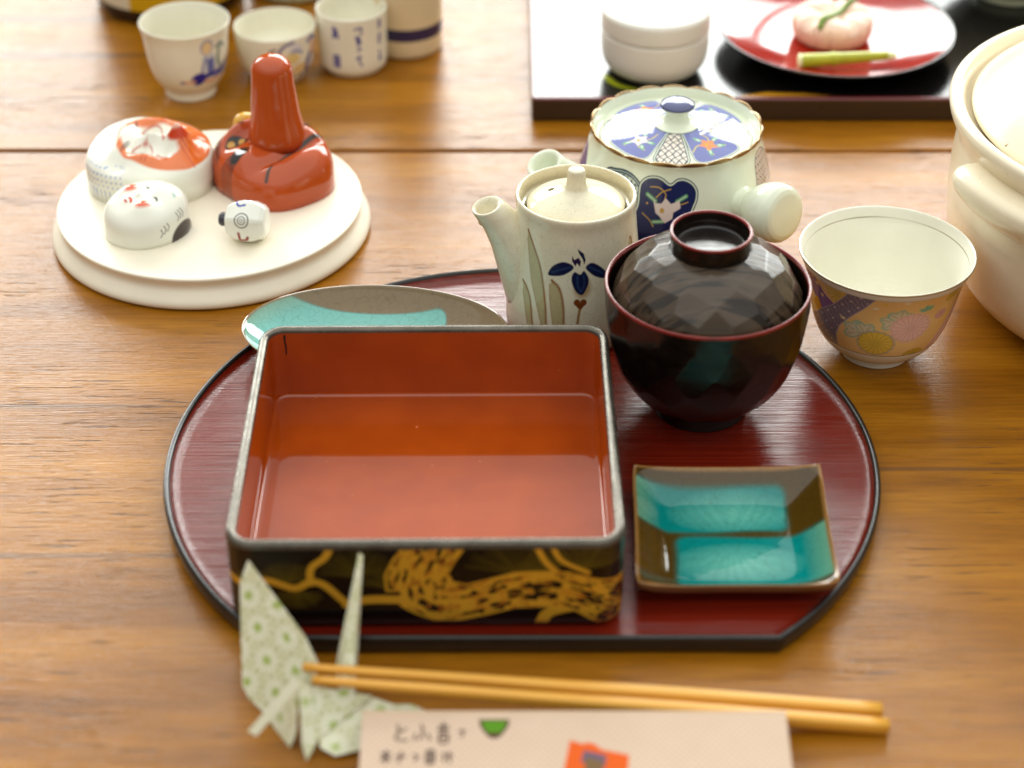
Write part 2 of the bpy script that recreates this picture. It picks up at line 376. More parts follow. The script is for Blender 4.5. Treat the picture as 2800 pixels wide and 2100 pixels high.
# ------------------------------------------------------------------ lacquer box
def rounded_rect(hx, hy, r, k=10, side=24):
    pts = []
    for (cx, cy, a0) in ((hx - r, hy - r, 0), (-hx + r, hy - r, 90), (-hx + r, -hy + r, 180), (hx - r, -hy + r, 270)):
        for i in range(k + 1):
            a = radians(a0 + 90 * i / k); pts.append((cx + r * cos(a), cy + r * sin(a)))
        nx = {0: (-hx + r, hy), 90: (-hx, -hy + r), 180: (hx - r, -hy), 270: (hx, hy - r)}[a0]
        lx, ly = pts[-1]
        for i in range(1, side): pts.append((lx + (nx[0] - lx) * i / side, ly + (nx[1] - ly) * i / side))
    return np.array(pts)
GOLD = lin(224, 172, 52); OLIVE = lin(104, 90, 28)
def build_box():
    cx, cy = -.0376, .7097; hx, hy = .0856, .0847
    root = thing('lacquer_box', 'square black lacquer box with vermilion inside and gold pine branch on its front', 'box', (cx, cy, .006), radians(.5))
    def stack(spec):
        rows = [np.c_[rounded_rect(hx - o, hy - o, max(.0125 - o, .004)), np.full(136, z)] for o, z in spec]; return rows
    out = stack([(.006, .0), (.0035, .0), (.0025, .001), (.0022, .0025), (.0012, .0035), (.0004, .006), (0, .012), (0, .036), (0, .0462)])
    n = len(out[0]); V = np.concatenate(out); F = grid_faces(len(out), n, True).tolist(); F.append(list(range(n))[::-1])
    make_mesh('outer_wall', V, F, M['black'], root)
    r = stack([(0, .0462), (.0003, .0478), (.0011, .0489), (.0024, .0493), (.0038, .0489), (.0045, .0480), (.0047, .0468)])
    make_mesh('rim', np.concatenate(r), grid_faces(len(r), n, True), mat_box_rim(), root)
    i = stack([(.0047, .0468), (.0047, .030), (.0048, .0114), (.0050, .0105), (.0055, .0098), (.0062, .0095), (.0070, .0094), (.0085, .0094), (.0105, .0094), (.0120, .0094), (.0300, .0094)])
    F = grid_faces(len(i), n, True).tolist(); F.append([(len(i) - 1) * n + k for k in range(n)])
    make_mesh('inside_lining', np.concatenate(i), F, M['vermilion'], root)
    # painted front: a thin raised-lacquer skin following the front wall
    xs = np.arange(-.0849, .0849, .00032); zs = np.arange(.0036, .0460, .00032)
    X, Z = np.meshgrid(xs, zs); a = .0125; ax = abs(X); Yo = np.zeros_like(X) - hy
    k = ax > hx - a; Yo[k] = -hy + a - np.sqrt(np.maximum(a * a - (ax[k] - hx + a) ** 2, 0))
    low = np.interp(Z, [.0036, .006, .012], [.0012, .0004, 0]); Yo = Yo + low - .00012
    U = X * 1000 + cx * 1000; Vv = Z * 1000 + 6
    p = Paint(U, Vv, (.006, .0045, .004))
    rs = np.random.RandomState(3)
    # pine needle fans
    for fx, fz, R, a0, a1 in ((-66, 37, 19, 20, 175), (2, 38, 24, 15, 170), (31, 41, 19, 10, 165), (-97, 34, 14, 10, 180), (-93, 29, 12, 185, 350), (-50, 30, 16, 40, 170), (-111, 33, 10, 10, 170), (16, 36, 18, 60, 175)):
        for q in range(46):
            t = radians(a0 + (a1 - a0) * q / 45 + rs.uniform(-2, 2)); rr = R * rs.uniform(.8, 1)
            sh = rs.uniform(.6, 1.25); p.stroke([(fx, fz), (fx + rr * cos(t), fz + rr * sin(t) * .85)], .36, tuple(c * sh for c in OLIVE), curve=False, soft=.5, a=.6, metal=.35)
    TR_ = [(-55.0, 28.6), (-55.5, 37.6), (-51.8, 46.4), (-46.6, 54), (-19.7, 54), (-24.8, 45.3), (-27.9, 38.7), (-25.9, 34.2), (-20.0, 32.6), (-11.4, 35.3), (.5, 39.2), (10.6, 39.8), (23.3, 39.2), (36.1, 35.3), (47.2, 33.1), (48.8, 24.1), (48.6, 12.7), (41.2, 6.9), (36.8, 9.2), (26.3, 17.3), (15.1, 19.6), (.5, 19.0), (-10.7, 15.0), (-23.7, 11.5), (-34.1, 11.5), (-42.6, 15.6), (-49.3, 20.7), (-48.6, 28.6)]
    for pts, w in (([(-122, 33.7), (-114.4, 33.1), (-105.7, 35.3), (-94.1, 30.9), (-87.1, 34.2), (-81.2, 32.6), (-74.8, 25.2), (-71, 21)], 3.6), ([(-72, 21.5), (-62.9, 24.1), (-49, 24.1)], 4.4), ([(-87.1, 33.5), (-86.2, 42), (-80.4, 47.5), (-78.1, 52)], 3.2),
                   ([(10.9, 5), (14.2, 15), (21.1, 18.6), (27, 20)], 5.5), ([(9.7, 53), (14, 44.2), (20.8, 36.5)], 2.6), ([(16.4, 53), (20.7, 45.3), (31.8, 38.7)], 2.2)):
        p.stroke(pts, w, GOLD, soft=.4, metal=.25)
    d = p.poly(TR_, GOLD, soft=.4, metal=.25)
    # dark bark plates inside the trunk
    def vn(x, y, s, seed):
        r2 = np.random.RandomState(seed); g = r2.rand(64, 64); x = x / s % 63; y = y / s % 63
        i = np.floor(x).astype(int); j = np.floor(y).astype(int); fx = x - i; fy = y - j; fx = fx * fx * (3 - 2 * fx); fy = fy * fy * (3 - 2 * fy)
        i2 = (i + 1) % 64; j2 = (j + 1) % 64
        return (g[i, j] * (1 - fx) + g[i2, j] * fx) * (1 - fy) + (g[i, j2] * (1 - fx) + g[i2, j2] * fx) * fy
    Dc, Tc = p.dist(catmull([(-33, 54), (-38, 44), (-42, 34), (-41, 25), (-33, 19), (-20, 21), (-8, 25), (4, 28), (17, 29), (30, 25), (42, 20), (52, 16)], 90).tolist())
    tc_ = Tc * 118 + 2.5 * vn(U + 300, Vv + 300, 5, 9)
    nz = .65 * vn(tc_ + 100, Dc * 2.1 + 2 * vn(U + 200, Vv + 200, 4, 1) + 90, 3.6, 1) + .35 * vn(tc_ * 1.2 + 300, Dc * 2.6 + 260, 1.9, 2)
    p.lay((np.clip((nz - .565) / .035, 0, 1)) * np.clip(-d / .5 - 1.8, 0, 1), (.012, .008, .005))
    nz2 = vn(tc_ + 100, Dc * 2 + 50, 2.6, 5); p.lay(np.clip((nz2 - .62) / .06, 0, 1) * (d < 0) * .5, lin(178, 96, 30), .2)
    V = np.stack([X, Yo, Z], -1).reshape(-1, 3)
    make_mesh('front_painting', V, grid_faces(len(zs), len(xs), False), M['lacq_paint'], root, p.c.reshape(-1, 4))
    # worn black nick on the inside back wall
    q = np.array([(-.0745, .0455), (-.0738, .0462), (-.0733, .0455), (-.0735, .0420), (-.0731, .0395), (-.0733, .0350), (-.0736, .0338), (-.0740, .0350), (-.0739, .0385), (-.0743, .0420)])
    yb = hy - .0049
    V = np.concatenate([np.c_[q[:, 0], np.full(len(q), yb), q[:, 1]], np.c_[q[:, 0], np.full(len(q), yb + .0004), q[:, 1]]]); m_ = len(q)
    F = [list(range(m_)), list(range(m_, 2 * m_))[::-1]] + [[k, (k + 1) % m_, m_ + (k + 1) % m_, m_ + k] for k in range(m_)]
    make_mesh('worn_mark', V, F, M['rim'], root, smooth=False)
def mat_box_rim():
    m, nt, b = new_mat('worn lacquer edge'); v = coords(nt); n = noise(nt, v, 90, 5, .65)
    nt.links.new(ramp(nt, n, ((.30, lin(84, 79, 70)), (.7, lin(108, 102, 92)))), b.inputs['Base Color'])
    nt.links.new(ramp(nt, noise(nt, v, 200, 3), ((.3, .16), (.7, .34))), b.inputs['Roughness']); b.inputs['Metallic'].default_value = .6
    bump(nt, b, noise(nt, v, 160, 3), .10, .0004)
    return m
def mat_vermilion():
    m, nt, b = new_mat('vermilion lacquer'); v = coords(nt)
    c = mixc(nt, ramp(nt, noise(nt, v, 40, 5), ((.3, 0), (.7, 1))), lin(154, 60, 2), lin(168, 69, 4))
    sp = ramp(nt, noise(nt, v, 150, 6, .7), ((.69, 0), (.72, 1)))
    c = mixc(nt, sp, c, lin(206, 120, 80))
    nt.links.new(c, b.inputs['Base Color']); b.inputs['Roughness'].default_value = .05
    b.inputs['Coat Weight'].default_value = .35; b.inputs['Coat Roughness'].default_value = .03
    bump(nt, b, noise(nt, coords(nt, (14, 60, 30)), 1, 3), .05, .0006)
    return m
M['vermilion'] = mat_vermilion()
build_box()

# ------------------------------------------------------------------ faceted soup bowl with lid
def facet_radius(centres, R, Z, T):
    """distance from the axis of the hull of tangent planes: centres = (theta, z, r, nr, nz)"""
    best = np.full(R.shape, 1e9)
    for (t0, z0, r0, nr, nz) in centres:
        c = np.cos(T - t0) * nr; d = nr * r0 + nz * z0 - nz * Z
        r = np.where(c > .15, d / np.maximum(c, .15), 1e9); best = np.minimum(best, r)
    return best
def mat_bowl(name, facet=True):
    m, nt, b = new_mat(name); v = coords(nt, (10, 220, 220))
    n = noise(nt, v, 1, 3, .6)
    nt.links.new(ramp(nt, n, ((.32, (.004, .002, .0014)), (.5, (.008, .0045, .003)), (.7, (.012, .007, .0045)))), b.inputs['Base Color'])
    nt.links.new(ramp(nt, noise(nt, coords(nt), 120, 3), ((.3, .14), (.7, .24))), b.inputs['Roughness'])
    p = bump(nt, b, n, .22, .0006); bump(nt, b, noise(nt, coords(nt), 260, 2), .10, .0005, p)
    return m
M['bowl'] = mat_bowl('dark wood lacquer')
def mat_lid():
    m, nt, b = new_mat('lid lacquer with painted sheen'); v = coords(nt, (9, 170, 60)); n = noise(nt, v, 1, 3, .6)
    gl = ramp(nt, noise(nt, coords(nt, (22, 330, 60)), 1, 2, .5), ((.53, 1), (.60, .30)))
    c = ramp(nt, n, ((.32, (.046, .029, .016)), (.7, (.082, .055, .034))))  # base colour lifted to stand in for the ceiling reflected in the facets
    nt.links.new(mixc(nt, 1, c, gl, 'MULTIPLY'), b.inputs['Base Color'])
    nt.links.new(ramp(nt, noise(nt, coords(nt), 120, 3), ((.3, .12), (.7, .22))), b.inputs['Roughness'])
    bump(nt, b, n, .16, .0006); return m
M['lid'] = mat_lid()
M['redline'] = mat_plain('red lacquer edge', lin(120, 34, 28), .22, .25, 150, .1, 400)
def build_soup_bowl():
    root = thing('soup_bowl', 'dark brown lacquer soup bowl with faceted lid and thin red edges', 'bowl', (.0953, .7935, .006))
    pr = [(.0205, .0022), (.0215, 0), (.0235, 0), (.0240, .001), (.0232, .006), (.0240, .0078), (.0290, .0100), (.0362, .0170), (.0425, .0275), (.0468, .0410), (.0492, .0560), (.0500, .0690), (.0502, .0728)]
    P = smooth_profile(pr, .0006, 2); th = thetas(300, 120)
    cen = []
    src = smooth_profile(pr[6:], .0004, 2)
    for k, (zc, nn) in enumerate(((.0135, 11), (.0235, 13), (.0365, 14), (.0505, 15), (.066, 16))):
        i = np.argmin(abs(src[:, 1] - zc)); r0, z0 = src[i]; dr, dz = src[min(i + 6, len(src) - 1)] - src[max(i - 6, 0)]
        L = hypot(dr, dz); nr, nz = dz / L, -dr / L
        for q in range(nn): cen.append((2 * pi * (q + .5 * (k % 2) + .13 * sin(q * 7 + k)) / nn, z0, r0, nr, nz))
    def warp(R, Z, T):
        f = facet_radius(cen, R, Z, T); w = np.clip((Z - .009) / .004, 0, 1) * np.clip((.071 - Z) / .008, 0, 1)
        return R + w * np.clip(f - R, -.0015, .0009) * .8, Z
    lathe('bowl_body', P, M['bowl'], root, th, warp)
    rim = smooth_profile([(.0502, .0728), (.0503, .0738), (.0499, .0745), (.0491, .0745), (.0486, .0738), (.0484, .0728)], .0002, 2)
    lathe('red_edge', rim, M['redline'], root, np.linspace(0, 2 * pi, 200, endpoint=False))
    inn = smooth_profile([(.0484, .0728), (.0480, .060), (.0470, .052), (.040, .030), (.025, .016), (.0001, .012)], .0012, 2)
    lathe('bowl_inside', inn, M['bowl'], root)
    # lid
    dome = [(.0462, .0655), (.0464, .0668), (.0455, .0690), (.0420, .0760), (.0365, .0835), (.0295, .0893), (.0215, .0925), (.0190, .0930)]
    P = smooth_profile(dome, .0004, 2); src = smooth_profile(dome[1:], .0003, 2); cen = []
    for k, (rc, nn) in enumerate(((.0444, 15), (.0385, 13), (.0305, 10), (.0225, 7))):
        i = np.argmin(abs(src[:, 0] - rc)); r0, z0 = src[i]; dr, dz = src[min(i + 6, len(src) - 1)] - src[max(i - 6, 0)]
        L = hypot(dr, dz); nr, nz = dz / L, -dr / L
        for q in range(nn): cen.append((2 * pi * (q + .5 * (k % 2) + .12 * sin(q * 5 + k * 2)) / nn, z0, r0, nr, nz))
    # the dome is a height field over (r, theta): lowest tangent plane
    def warp2(R, Z, T):
        acc = np.zeros(R.shape)
        for (t0, z0, r0, nr, nz) in cen:
            h = (nr * r0 + nz * z0 - nr * R * np.cos(T - t0)) / nz; acc += np.exp(np.clip(-(h - .084) * 30000, -690, 690))
        best = .084 - np.log(acc + 1e-290) / 30000
        w = np.clip((R - .0188) / .001, 0, 1)
        top = (Z > .0672)
        return R, np.where(top, Z + w * np.clip(best - Z, -.003, .0024) * 1.0, Z)
    lid_o = lathe('lid', P, M['lid'], root, thetas(340, 170), warp2)
    ringp = smooth_profile([(.0192, .0918), (.0192, .0960), (.0196, .1005), (.0198, .1018)], .0004, 1)
    lathe('grip_ring', ringp, M['bowl'], lid_o)
    redp = smooth_profile([(.0198, .1018), (.0199, .1027), (.0195, .1031), (.0188, .1031), (.0183, .1027), (.0182, .1020)], .0002, 2)
    lathe('red_edge', redp, M['redline'], lid_o, np.linspace(0, 2 * pi, 160, endpoint=False))
    hol = smooth_profile([(.0182, .1020), (.0178, .0985), (.0174, .0978), (.0172, .0965), (.0168, .0952), (.0150, .0946), (.0080, .0944), (.0001, .0944)], .0004, 1)
    lathe('grip_hollow', hol, M['bowl'], lid_o)
build_soup_bowl()

# ------------------------------------------------------------------ soy sauce pot
SOY_C = lin(228, 220, 194)
def build_soy():
    root = thing('soy_sauce_pot', 'small cream crackle-glazed pouring pot painted with an iris, between box and soup bowl', 'pouring pot', (.0333, .874, .006))
    pr = [(.030, .001), (.034, 0), (.0362, .0015), (.0368, .006), (.0362, .024), (.0340, .044), (.0319, .064), (.0312, .071), (.0316, .0765), (.0313, .0782), (.0302, .0785), (.0292, .0775), (.0288, .074), (.0288, .0705), (.0262, .0698), (.0258, .064), (.0258, .058)]
    P = smooth_profile(pr, .00032, 2); th = thetas(560, 90, 100)
    def paint(T, Z, R, S):
        k = .6; p = Paint(T * k, Z, SOY_C); p.clip = (R > 30.5).astype(float)
        def pts(l): return [(a * k, z) for a, z in l]
        BR = lin(142, 88, 26); GR = lin(176, 160, 108)
        for l, r in (([(-51.8, 62.8), (-47.5, 53.0), (-42.7, 41.3), (-36.0, 30.0), (-29.4, 17)], [(-52, 67.5), (-43.3, 60.3), (-33.9, 49.6), (-27.3, 31.8), (-25, 17)]),
                     ([(-51.3, 32.6), (-47.4, 23.9), (-43.5, 14)], [(-52.5, 38.2), (-46.8, 35.2), (-41.7, 28.7), (-38.2, 15)]),
                     ([(-23.7, 41.8), (-22.9, 33.7), (-19, 18)], [(-21.9, 44.3), (-15, 40.3), (-11, 30.6), (-10, 18)]), ([(56.7, 59), (56, 30)], [(59, 61.2), (62, 58), (66, 30)])):
            p.poly(pts(l[::-1] + r), GR, soft=1.2, a=.8); p.stroke(pts(r), 1.5, BR, soft=1.0, a=.9, taper=.3); p.stroke(pts(l), .7, BR, soft=.8, a=.55)
        NAVY = lin(24, 30, 66); PUR = lin(48, 30, 70); BL = lin(44, 70, 112)
        p.ell(5 * k, 41.5, 4.4, 6.2, lin(170, 126, 56), soft=2.5, a=.75)
        PL = [(-25.9, 47.2), (-22.1, 52.4), (-13, 55.6), (-4.9, 54.6), (-3.3, 52.2), (-10.6, 48.7), (-18.5, 47.2)]
        PR_ = [(7.8, 53), (13.1, 55.2), (20.4, 52.9), (26.8, 48.5), (25.5, 45.3), (17.1, 47), (11.1, 50)]
        PB = [(3.1, 49.1), (6.5, 50.9), (10.6, 46.2), (9.1, 41.4), (4.8, 37.4), (-1, 39.7), (-4.6, 45.9), (-2.3, 50.3)]
        for q in (PL, PR_, PB): p.poly(pts(q), NAVY, soft=.7, curve=True)
        p.stroke(pts([(-22, 49), (-13, 51.5), (-6, 53)]), .9, BL, soft=1, a=.7); p.stroke(pts([(11, 53), (18, 50.5), (23, 48.5)]), .9, BL, soft=1, a=.7)
        p.stroke(pts([(.5, 48), (1, 43), (3.5, 39.5)]), 1, BL, soft=1, a=.7); p.stroke(pts([(6, 48.5), (6.5, 43), (4.5, 39.5)]), .7, BL, soft=1, a=.6)
        p.poly(pts([(-4.6, 59.6), (-2.5, 57.3), (1.4, 58.5), (3.5, 56.3), (2.6, 53.4), (0, 55.4), (-1.4, 53.6), (-4.5, 56.5)]), PUR, soft=.5)
        p.poly(pts([(.3, 63.4), (5.9, 60.8), (7.8, 57.1), (6.5, 54.6), (5, 57.7), (1.4, 61.2)]), NAVY, soft=.5)
        HB = lin(120, 62, 24)
        p.ell(.6 * k, 33, 1.7, 1.9, HB, soft=.6); p.ell(6 * k, 33, 1.7, 1.9, HB, soft=.6); p.poly(pts([(-2, 32.6), (8.4, 32.6), (3.2, 28.2)]), HB, soft=.6)
        p.stroke(pts([(3, 29), (2, 25), (.6, 16)]), 1.2, lin(150, 104, 44), soft=.9)
        # iron specks and a tan tint growing toward the foot
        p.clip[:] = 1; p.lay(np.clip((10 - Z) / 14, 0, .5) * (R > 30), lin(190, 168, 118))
        p.sd(abs(R - 29.3) - .9, lin(214, 196, 152), .8, a=.6)
        return p.c
    lathe('pot_body', P, M['crackle'], root, th, painter=paint)
    flat = np.array(tuple(SOY_C) + (0,))
    # spout: flares out of the body's left side, mouth cut level
    path = catmull([(-.0195, -.003, .024), (-.0280, -.0035, .0435), (-.0345, -.0035, .0560), (-.0405, -.0035, .0650), (-.0458, -.0035, .0716), (-.0466, -.0035, .0726)], 40)
    rad = np.interp(np.linspace(0, 1, 40), [0, .2, .4, .6, .8, .96, 1], [.0185, .0148, .0116, .0093, .0083, .0080, .0080])
    nor = np.gradient(path, axis=0); nor /= np.linalg.norm(nor, axis=1)[:, None]
    w = (np.clip((np.linspace(0, 1, 40) - .15) / .85, 0, 1) ** 1.3)[:, None]; nor = nor * (1 - w) + np.array([-.28, -.12, 1]) * w
    inner = [path[-1] + np.array([.0, 0, d]) for d in (.0002, -.0008, -.004, -.009)]
    P2 = np.vstack([path, inner]); R2 = np.r_[rad, .0074, .0060, .0052, .0044]; N2 = np.vstack([nor, np.repeat(nor[-1:], 4, 0)])
    V, F = tube(P2, R2, 48, normals=N2, close=(True, True))
    make_mesh('spout', V, F, M['crackle'], root, np.repeat(flat[None], len(V), 0))
    # lid with a vent hole (a dark pit) and a peg knob
    lp = smooth_profile([(.0254, .0712), (.0258, .0722), (.0250, .0735), (.0205, .0762), (.0120, .0790), (.0065, .0805), (.0052, .0830), (.0048, .0880), (.0046, .0912), (.0040, .0922), (.0020, .0925), (.0001, .0925)], .00035, 2)
    def lpaint(T, Z, R, S):
        x = R * np.sin(np.radians(T)); y = R * np.cos(np.radians(T)); p = Paint(x, y, SOY_C)
        p.clip = (R > 7).astype(float); p.ell(-13.0, -3.2, 1.9, 1.6, lin(176, 160, 116), soft=.8); p.ell(-13.0, -3.2, 1.25, 1.05, lin(60, 48, 30), soft=.3); return p.c
    def lwarp(R, Z, T):
        x = R * np.sin(T) + .0130; y = R * np.cos(T) + .0032; d = np.hypot(x, y / .9); return R, Z - .0025 * np.clip(1.35 - d / .00125, 0, 1) * (R > .007)
    lathe('lid', lp, M['crackle'], root, np.linspace(0, 2 * pi, 300, endpoint=False), warp=lwarp, painter=lpaint)
build_soy()

# ------------------------------------------------------------------ side-handled teapot
NAVY = lin(34, 40, 86); INK = lin(44, 66, 84); CEL = lin(228, 234, 214)
def white_flower(p, cx, cy, r, col, rot=0, n=6, core=lin(206, 160, 50)):
    pts = []
    for k in range(2 * n):
        a = radians(rot) + pi * k / n; q = r * (1.12 if k % 2 == 0 else .66); pts.append((cx + q * cos(a), cy + q * sin(a) * .95))
    p.poly(pts, col, soft=.35); p.ell(cx - r * .15, cy, r * .2, r * .2, core)
def build_teapot():
    root = thing('teapot', 'round white teapot with blue floral panels, wavy gilt rim and a knob-ended side handle', 'teapot', (.093, .974, 0))
    pr = [(.034, .001), (.038, 0), (.041, .004), (.050, .014), (.0552, .026), (.0562, .036), (.0540, .048), (.0502, .060), (.0480, .067), (.0487, .0712), (.0486, .0722), (.0478, .0726), (.0468, .0718), (.0455, .0690), (.0448, .0665), (.0430, .0655), (.0428, .0620), (.0428, .055)]
    P = smooth_profile(pr, .00038, 2); th = thetas(640, 160, 105)
    def warp(R, Z, T):
        k = np.clip((Z - .066) / .0055, 0, 1) * np.clip((R - .0455) / .002, 0, 1)
        s = np.abs(np.sin(T * 9.5 + .4)) ** .7
        return R + k * .0007 * (s - .5), Z + k * .0017 * (s - .5)
    def paint(T, Z, R, S):
        k = .96; p = Paint(T * k, Z, CEL); outer = (S < np.interp(72.4, Z[:, 0], S[:, 0]) if False else S < 92)
        p.clip = ((R > 46.2) & (Z < 71.5)).astype(float)
        def pts(l): return [(a * k, z) for a, z in l]
        ARC = [(-60, 42), (-58, 55), (-52, 61), (-46.9, 62.4), (-38.4, 63.6), (-30.8, 61.9), (-25.4, 57.2), (-24.7, 49.3), (-26.7, 42.2), (-40, 30)]
        d = p.poly(pts(ARC), lin(206, 218, 206), soft=.3, curve=True)
        zig = np.abs(((T * k * .32) % 1) - .5) * 2; zz = ((Z + 100) * .28) % 1
        p.lay(((zig > zz) * (d < -2.2)) * .9, INK)
        for o, w in ((0, .55), (-1.4, .45)): p.sd(abs(d - o) - w, INK, .35)
        PAN = [(-26.2, 59.5), (-22.2, 63.2), (-16.7, 64.3), (-12.5, 63.5), (-7.2, 60.9), (-3, 63.4), (1.7, 63.8), (6.6, 61.6), (9.5, 57.5), (9.1, 52.5), (7.1, 48.1), (4.1, 40), (-1, 30), (-8, 24), (-20, 22), (-28, 28), (-28.5, 38), (-26.2, 48), (-26.5, 54)]
        d = p.poly(pts(PAN), CEL, soft=.3, grow=.4, curve=True)
        p.sd(d - .3, INK, .3); p.sd(d + .35, CEL, .3); p.sd(d + 1.05, INK, .3); p.sd(d + 1.45, NAVY, .4)
        YL = lin(190, 150, 70); GN = lin(96, 150, 104); PK = lin(222, 204, 200)
        for l in ([(-19.5, 58.7), (-14, 58.8), (-9.7, 55.8), (-10.1, 53)], [(-15.3, 53.4), (-11.8, 56.7), (-6.7, 58.5)], [(-22.6, 43.8), (-17.8, 40.3), (-15.6, 36.9)], [(-1.7, 50), (3.9, 51.7)]): p.stroke(pts(l), .6, YL, soft=.3)
        p.ell(-20.4 * k, 49.7, .6, .6, YL)
        for l in ([(-20.8, 54.5), (-15.5, 51.5)], [(-2.6, 52.0), (2.8, 54.9)], [(-15.8, 39.7), (-10.5, 40.5)]):
            p.stroke(pts(l), 2.3, GN, soft=.4, curve=False); p.stroke(pts(l), .7, lin(190, 210, 190), soft=.4, curve=False)
        p.poly(pts([(-17, 52.6), (-15.4, 50.4), (-11.8, 50.4), (-9.5, 53.6), (-6.1, 50.6), (-1.2, 52.6), (-.4, 48.4), (-4.6, 45.9), (-4.9, 42.4), (-9.2, 39.6), (-12.5, 43.4), (-14.8, 45)]), PK, soft=.4)
        p.ell(-11.2 * k, 46.6, 1.2, 1.5, YL)
        RP = [(56, 52), (58, 60), (62, 65), (70, 66.3), (79, 62), (88, 52), (88, 30), (60, 30), (54, 42)]
        d = p.poly(pts(RP), lin(222, 206, 192), soft=.3, curve=True); p.sd(abs(d) - .3, INK, .3)
        gx = (T * k / 3.4) % 1; gz = (Z / 3.6) % 1
        p.lay((d < -.6) * np.clip(.5 - (np.minimum(np.minimum(gx, 1 - gx), np.minimum(gz, 1 - gz)) * 3.5 - .12) / .2, 0, 1) * .8, INK)
        p.lay((d < -.6) * (np.hypot(gx - .5, gz - .5) < .2), lin(40, 44, 84))
        p.poly(pts([(-110, 56), (-96, 62), (-84, 60), (-76, 50), (-78, 34), (-110, 30)]), lin(110, 96, 140), soft=.4, curve=True)
        p.clip[:] = 1
        m = np.clip((Z - 70.6) / .5, 0, 1) * np.clip((R - 46.9) / .4, 0, 1); p.lay(m, lin(150, 120, 78), .75)
        return p.c
    lathe('pot_body', P, M['porcelain'], root, th, warp, paint)
    flat = np.array(tuple(CEL) + (0,))
    # spout toward the left
    path = catmull([(-.040, -.009, .026), (-.055, -.0125, .036), (-.066, -.0155, .047), (-.0735, -.0175, .0555), (-.0750, -.0179, .0570)], 36)
    rad = np.interp(np.linspace(0, 1, 36), [0, .3, .6, .85, .97, 1], [.017, .0135, .0105, .0096, .0104, .0100])
    nor = np.gradient(path, axis=0); nor /= np.linalg.norm(nor, axis=1)[:, None]
    w = np.clip((np.linspace(0, 1, 36) - .5) / .45, 0, 1)[:, None]; nor = nor * (1 - w) + np.array([-.35, -.28, .85]) * w
    e = nor[-1] / np.linalg.norm(nor[-1]); inner = [path[-1] + e * d for d in (.0002, -.0008, -.005, -.010)]
    V, F = tube(np.vstack([path, inner]), np.r_[rad, .0090, .0076, .0068, .0060], 48, normals=np.vstack([nor, np.repeat(nor[-1:], 4, 0)]))
    make_mesh('spout', V, F, M['porcelain'], root, np.repeat(flat[None], len(V), 0))
    # handle
    dr = np.array([.053, -.060, 0]) / .08
    dd = (.046, .0515, .0555, .0595, .0635, .068, .073, .078, .082, .0845, .0855, .0858)
    path = [dr * d + np.array([0, 0, .042 + (d - .046) * .2]) for d in dd]
    rad = [.0165, .0115, .0089, .0092, .0122, .0148, .0163, .0168, .0161, .0142, .0118, .0002]
    n0 = dr + np.array([0, 0, .18])
    q = np.linspace(0, 1, 12); qq = np.linspace(0, 1, 60); path = np.array(path)
    path = np.c_[[np.interp(qq, q, path[:, k]) for k in range(3)]].T; rad = np.interp(qq, q, rad)
    V, F = tube(path, rad, 48, normals=[n0] * 60)
    hd = make_mesh('handle', V, F, M['porcelain'], root, np.repeat(flat[None], len(V), 0))
    # lid
    lp = smooth_profile([(.0424, .0640), (.0432, .0655), (.0424, .0672), (.0350, .0694), (.0220, .0716), (.0128, .0727), (.0122, .0734), (.0100, .0740), (.0075, .0752), (.0064, .0780), (.0068, .0808), (.0092, .0828), (.0099, .0842), (.0094, .0856), (.0060, .0872), (.0001, .0876)], .00038, 2)
    def lpaint(T, Z, R, S):
        x = R * np.sin(np.radians(T)); y = -R * np.cos(np.radians(T)); p = Paint(x, y, CEL)
        p.clip = ((R > 12.6) & (Z < 74)).astype(float); a = T
        lid_z = Z < 76
        def sector(a0, half, r0, r1):   # petal-shaped fan distance
            da = np.abs((a - a0 + 180) % 360 - 180); ha = half * (1.04 - .0035 * (R - 13))
            dd = np.maximum((da - ha) * np.pi / 180 * R, np.maximum(r0 - R, R - r1)); 
            rc = 5.0; cor = np.hypot(np.maximum((da - ha) * pi / 180 * R + rc, 0), np.maximum(R - r1 + rc, 0)) - rc
            return np.where((R > r1 - rc) & ((da - ha) * pi / 180 * R > -rc), cor, dd)
        SHEEN_BLUE = lin(116, 122, 176)  # panel blue paled, with the lid's sheen put into the colour
        for c0, kind in ((-8, 0), (37, 1), (80, 0), (125, 2), (172, 0), (218, 1), (262, 0), (-53, 2)):
            if kind == 0:
                d = sector(c0, 16, 12.0, 40.5); p.sd(d - .9, INK, .35); p.sd(d - .35, CEL, .35); p.sd(d + .35, INK, .35); p.sd(d + .95, lin(232, 220, 208), .35)
                ang = radians(c0); ux, uy = sin(ang), -cos(ang); U = x * ux + y * uy; Vv = -x * uy + y * ux
                for sg in (-1, 1):
                    g = ((U * .8 + sg * Vv) / 4.2 + .1 * np.sin(U * .9 + sg)) % 1; p.lay((d < -.8) * np.clip(.5 - (np.minimum(g, 1 - g) * 4.2 - .42) / .3, 0, 1) * .92, INK)
            else:
                d = sector(c0, 26.5, 12.0, 40.2); p.sd(d - .2, INK, .3, a=.8); p.sd(d + .35, CEL, .3); p.sd(d + .8, SHEEN_BLUE, .35)
                m0 = p.clip; p.clip = p.clip * (d < -1); ang = radians(c0)
                fx, fy = 27 * sin(ang), -27 * cos(ang); tx, ty = cos(ang), sin(ang)
                GN = lin(120, 176, 130); YL = lin(206, 190, 120)
                for k_, L_ in ((40, 11), (150, 12), (215, 9), (300, 10)):
                    b0 = radians(k_) + ang; q = [(fx + 3 * cos(b0), fy + 3 * sin(b0)), (fx + .6 * L_ * cos(b0 + .25), fy + .6 * L_ * sin(b0 + .25)), (fx + L_ * cos(b0 + .6), fy + L_ * sin(b0 + .6))]
                    p.stroke(q, .8, YL, soft=.3)
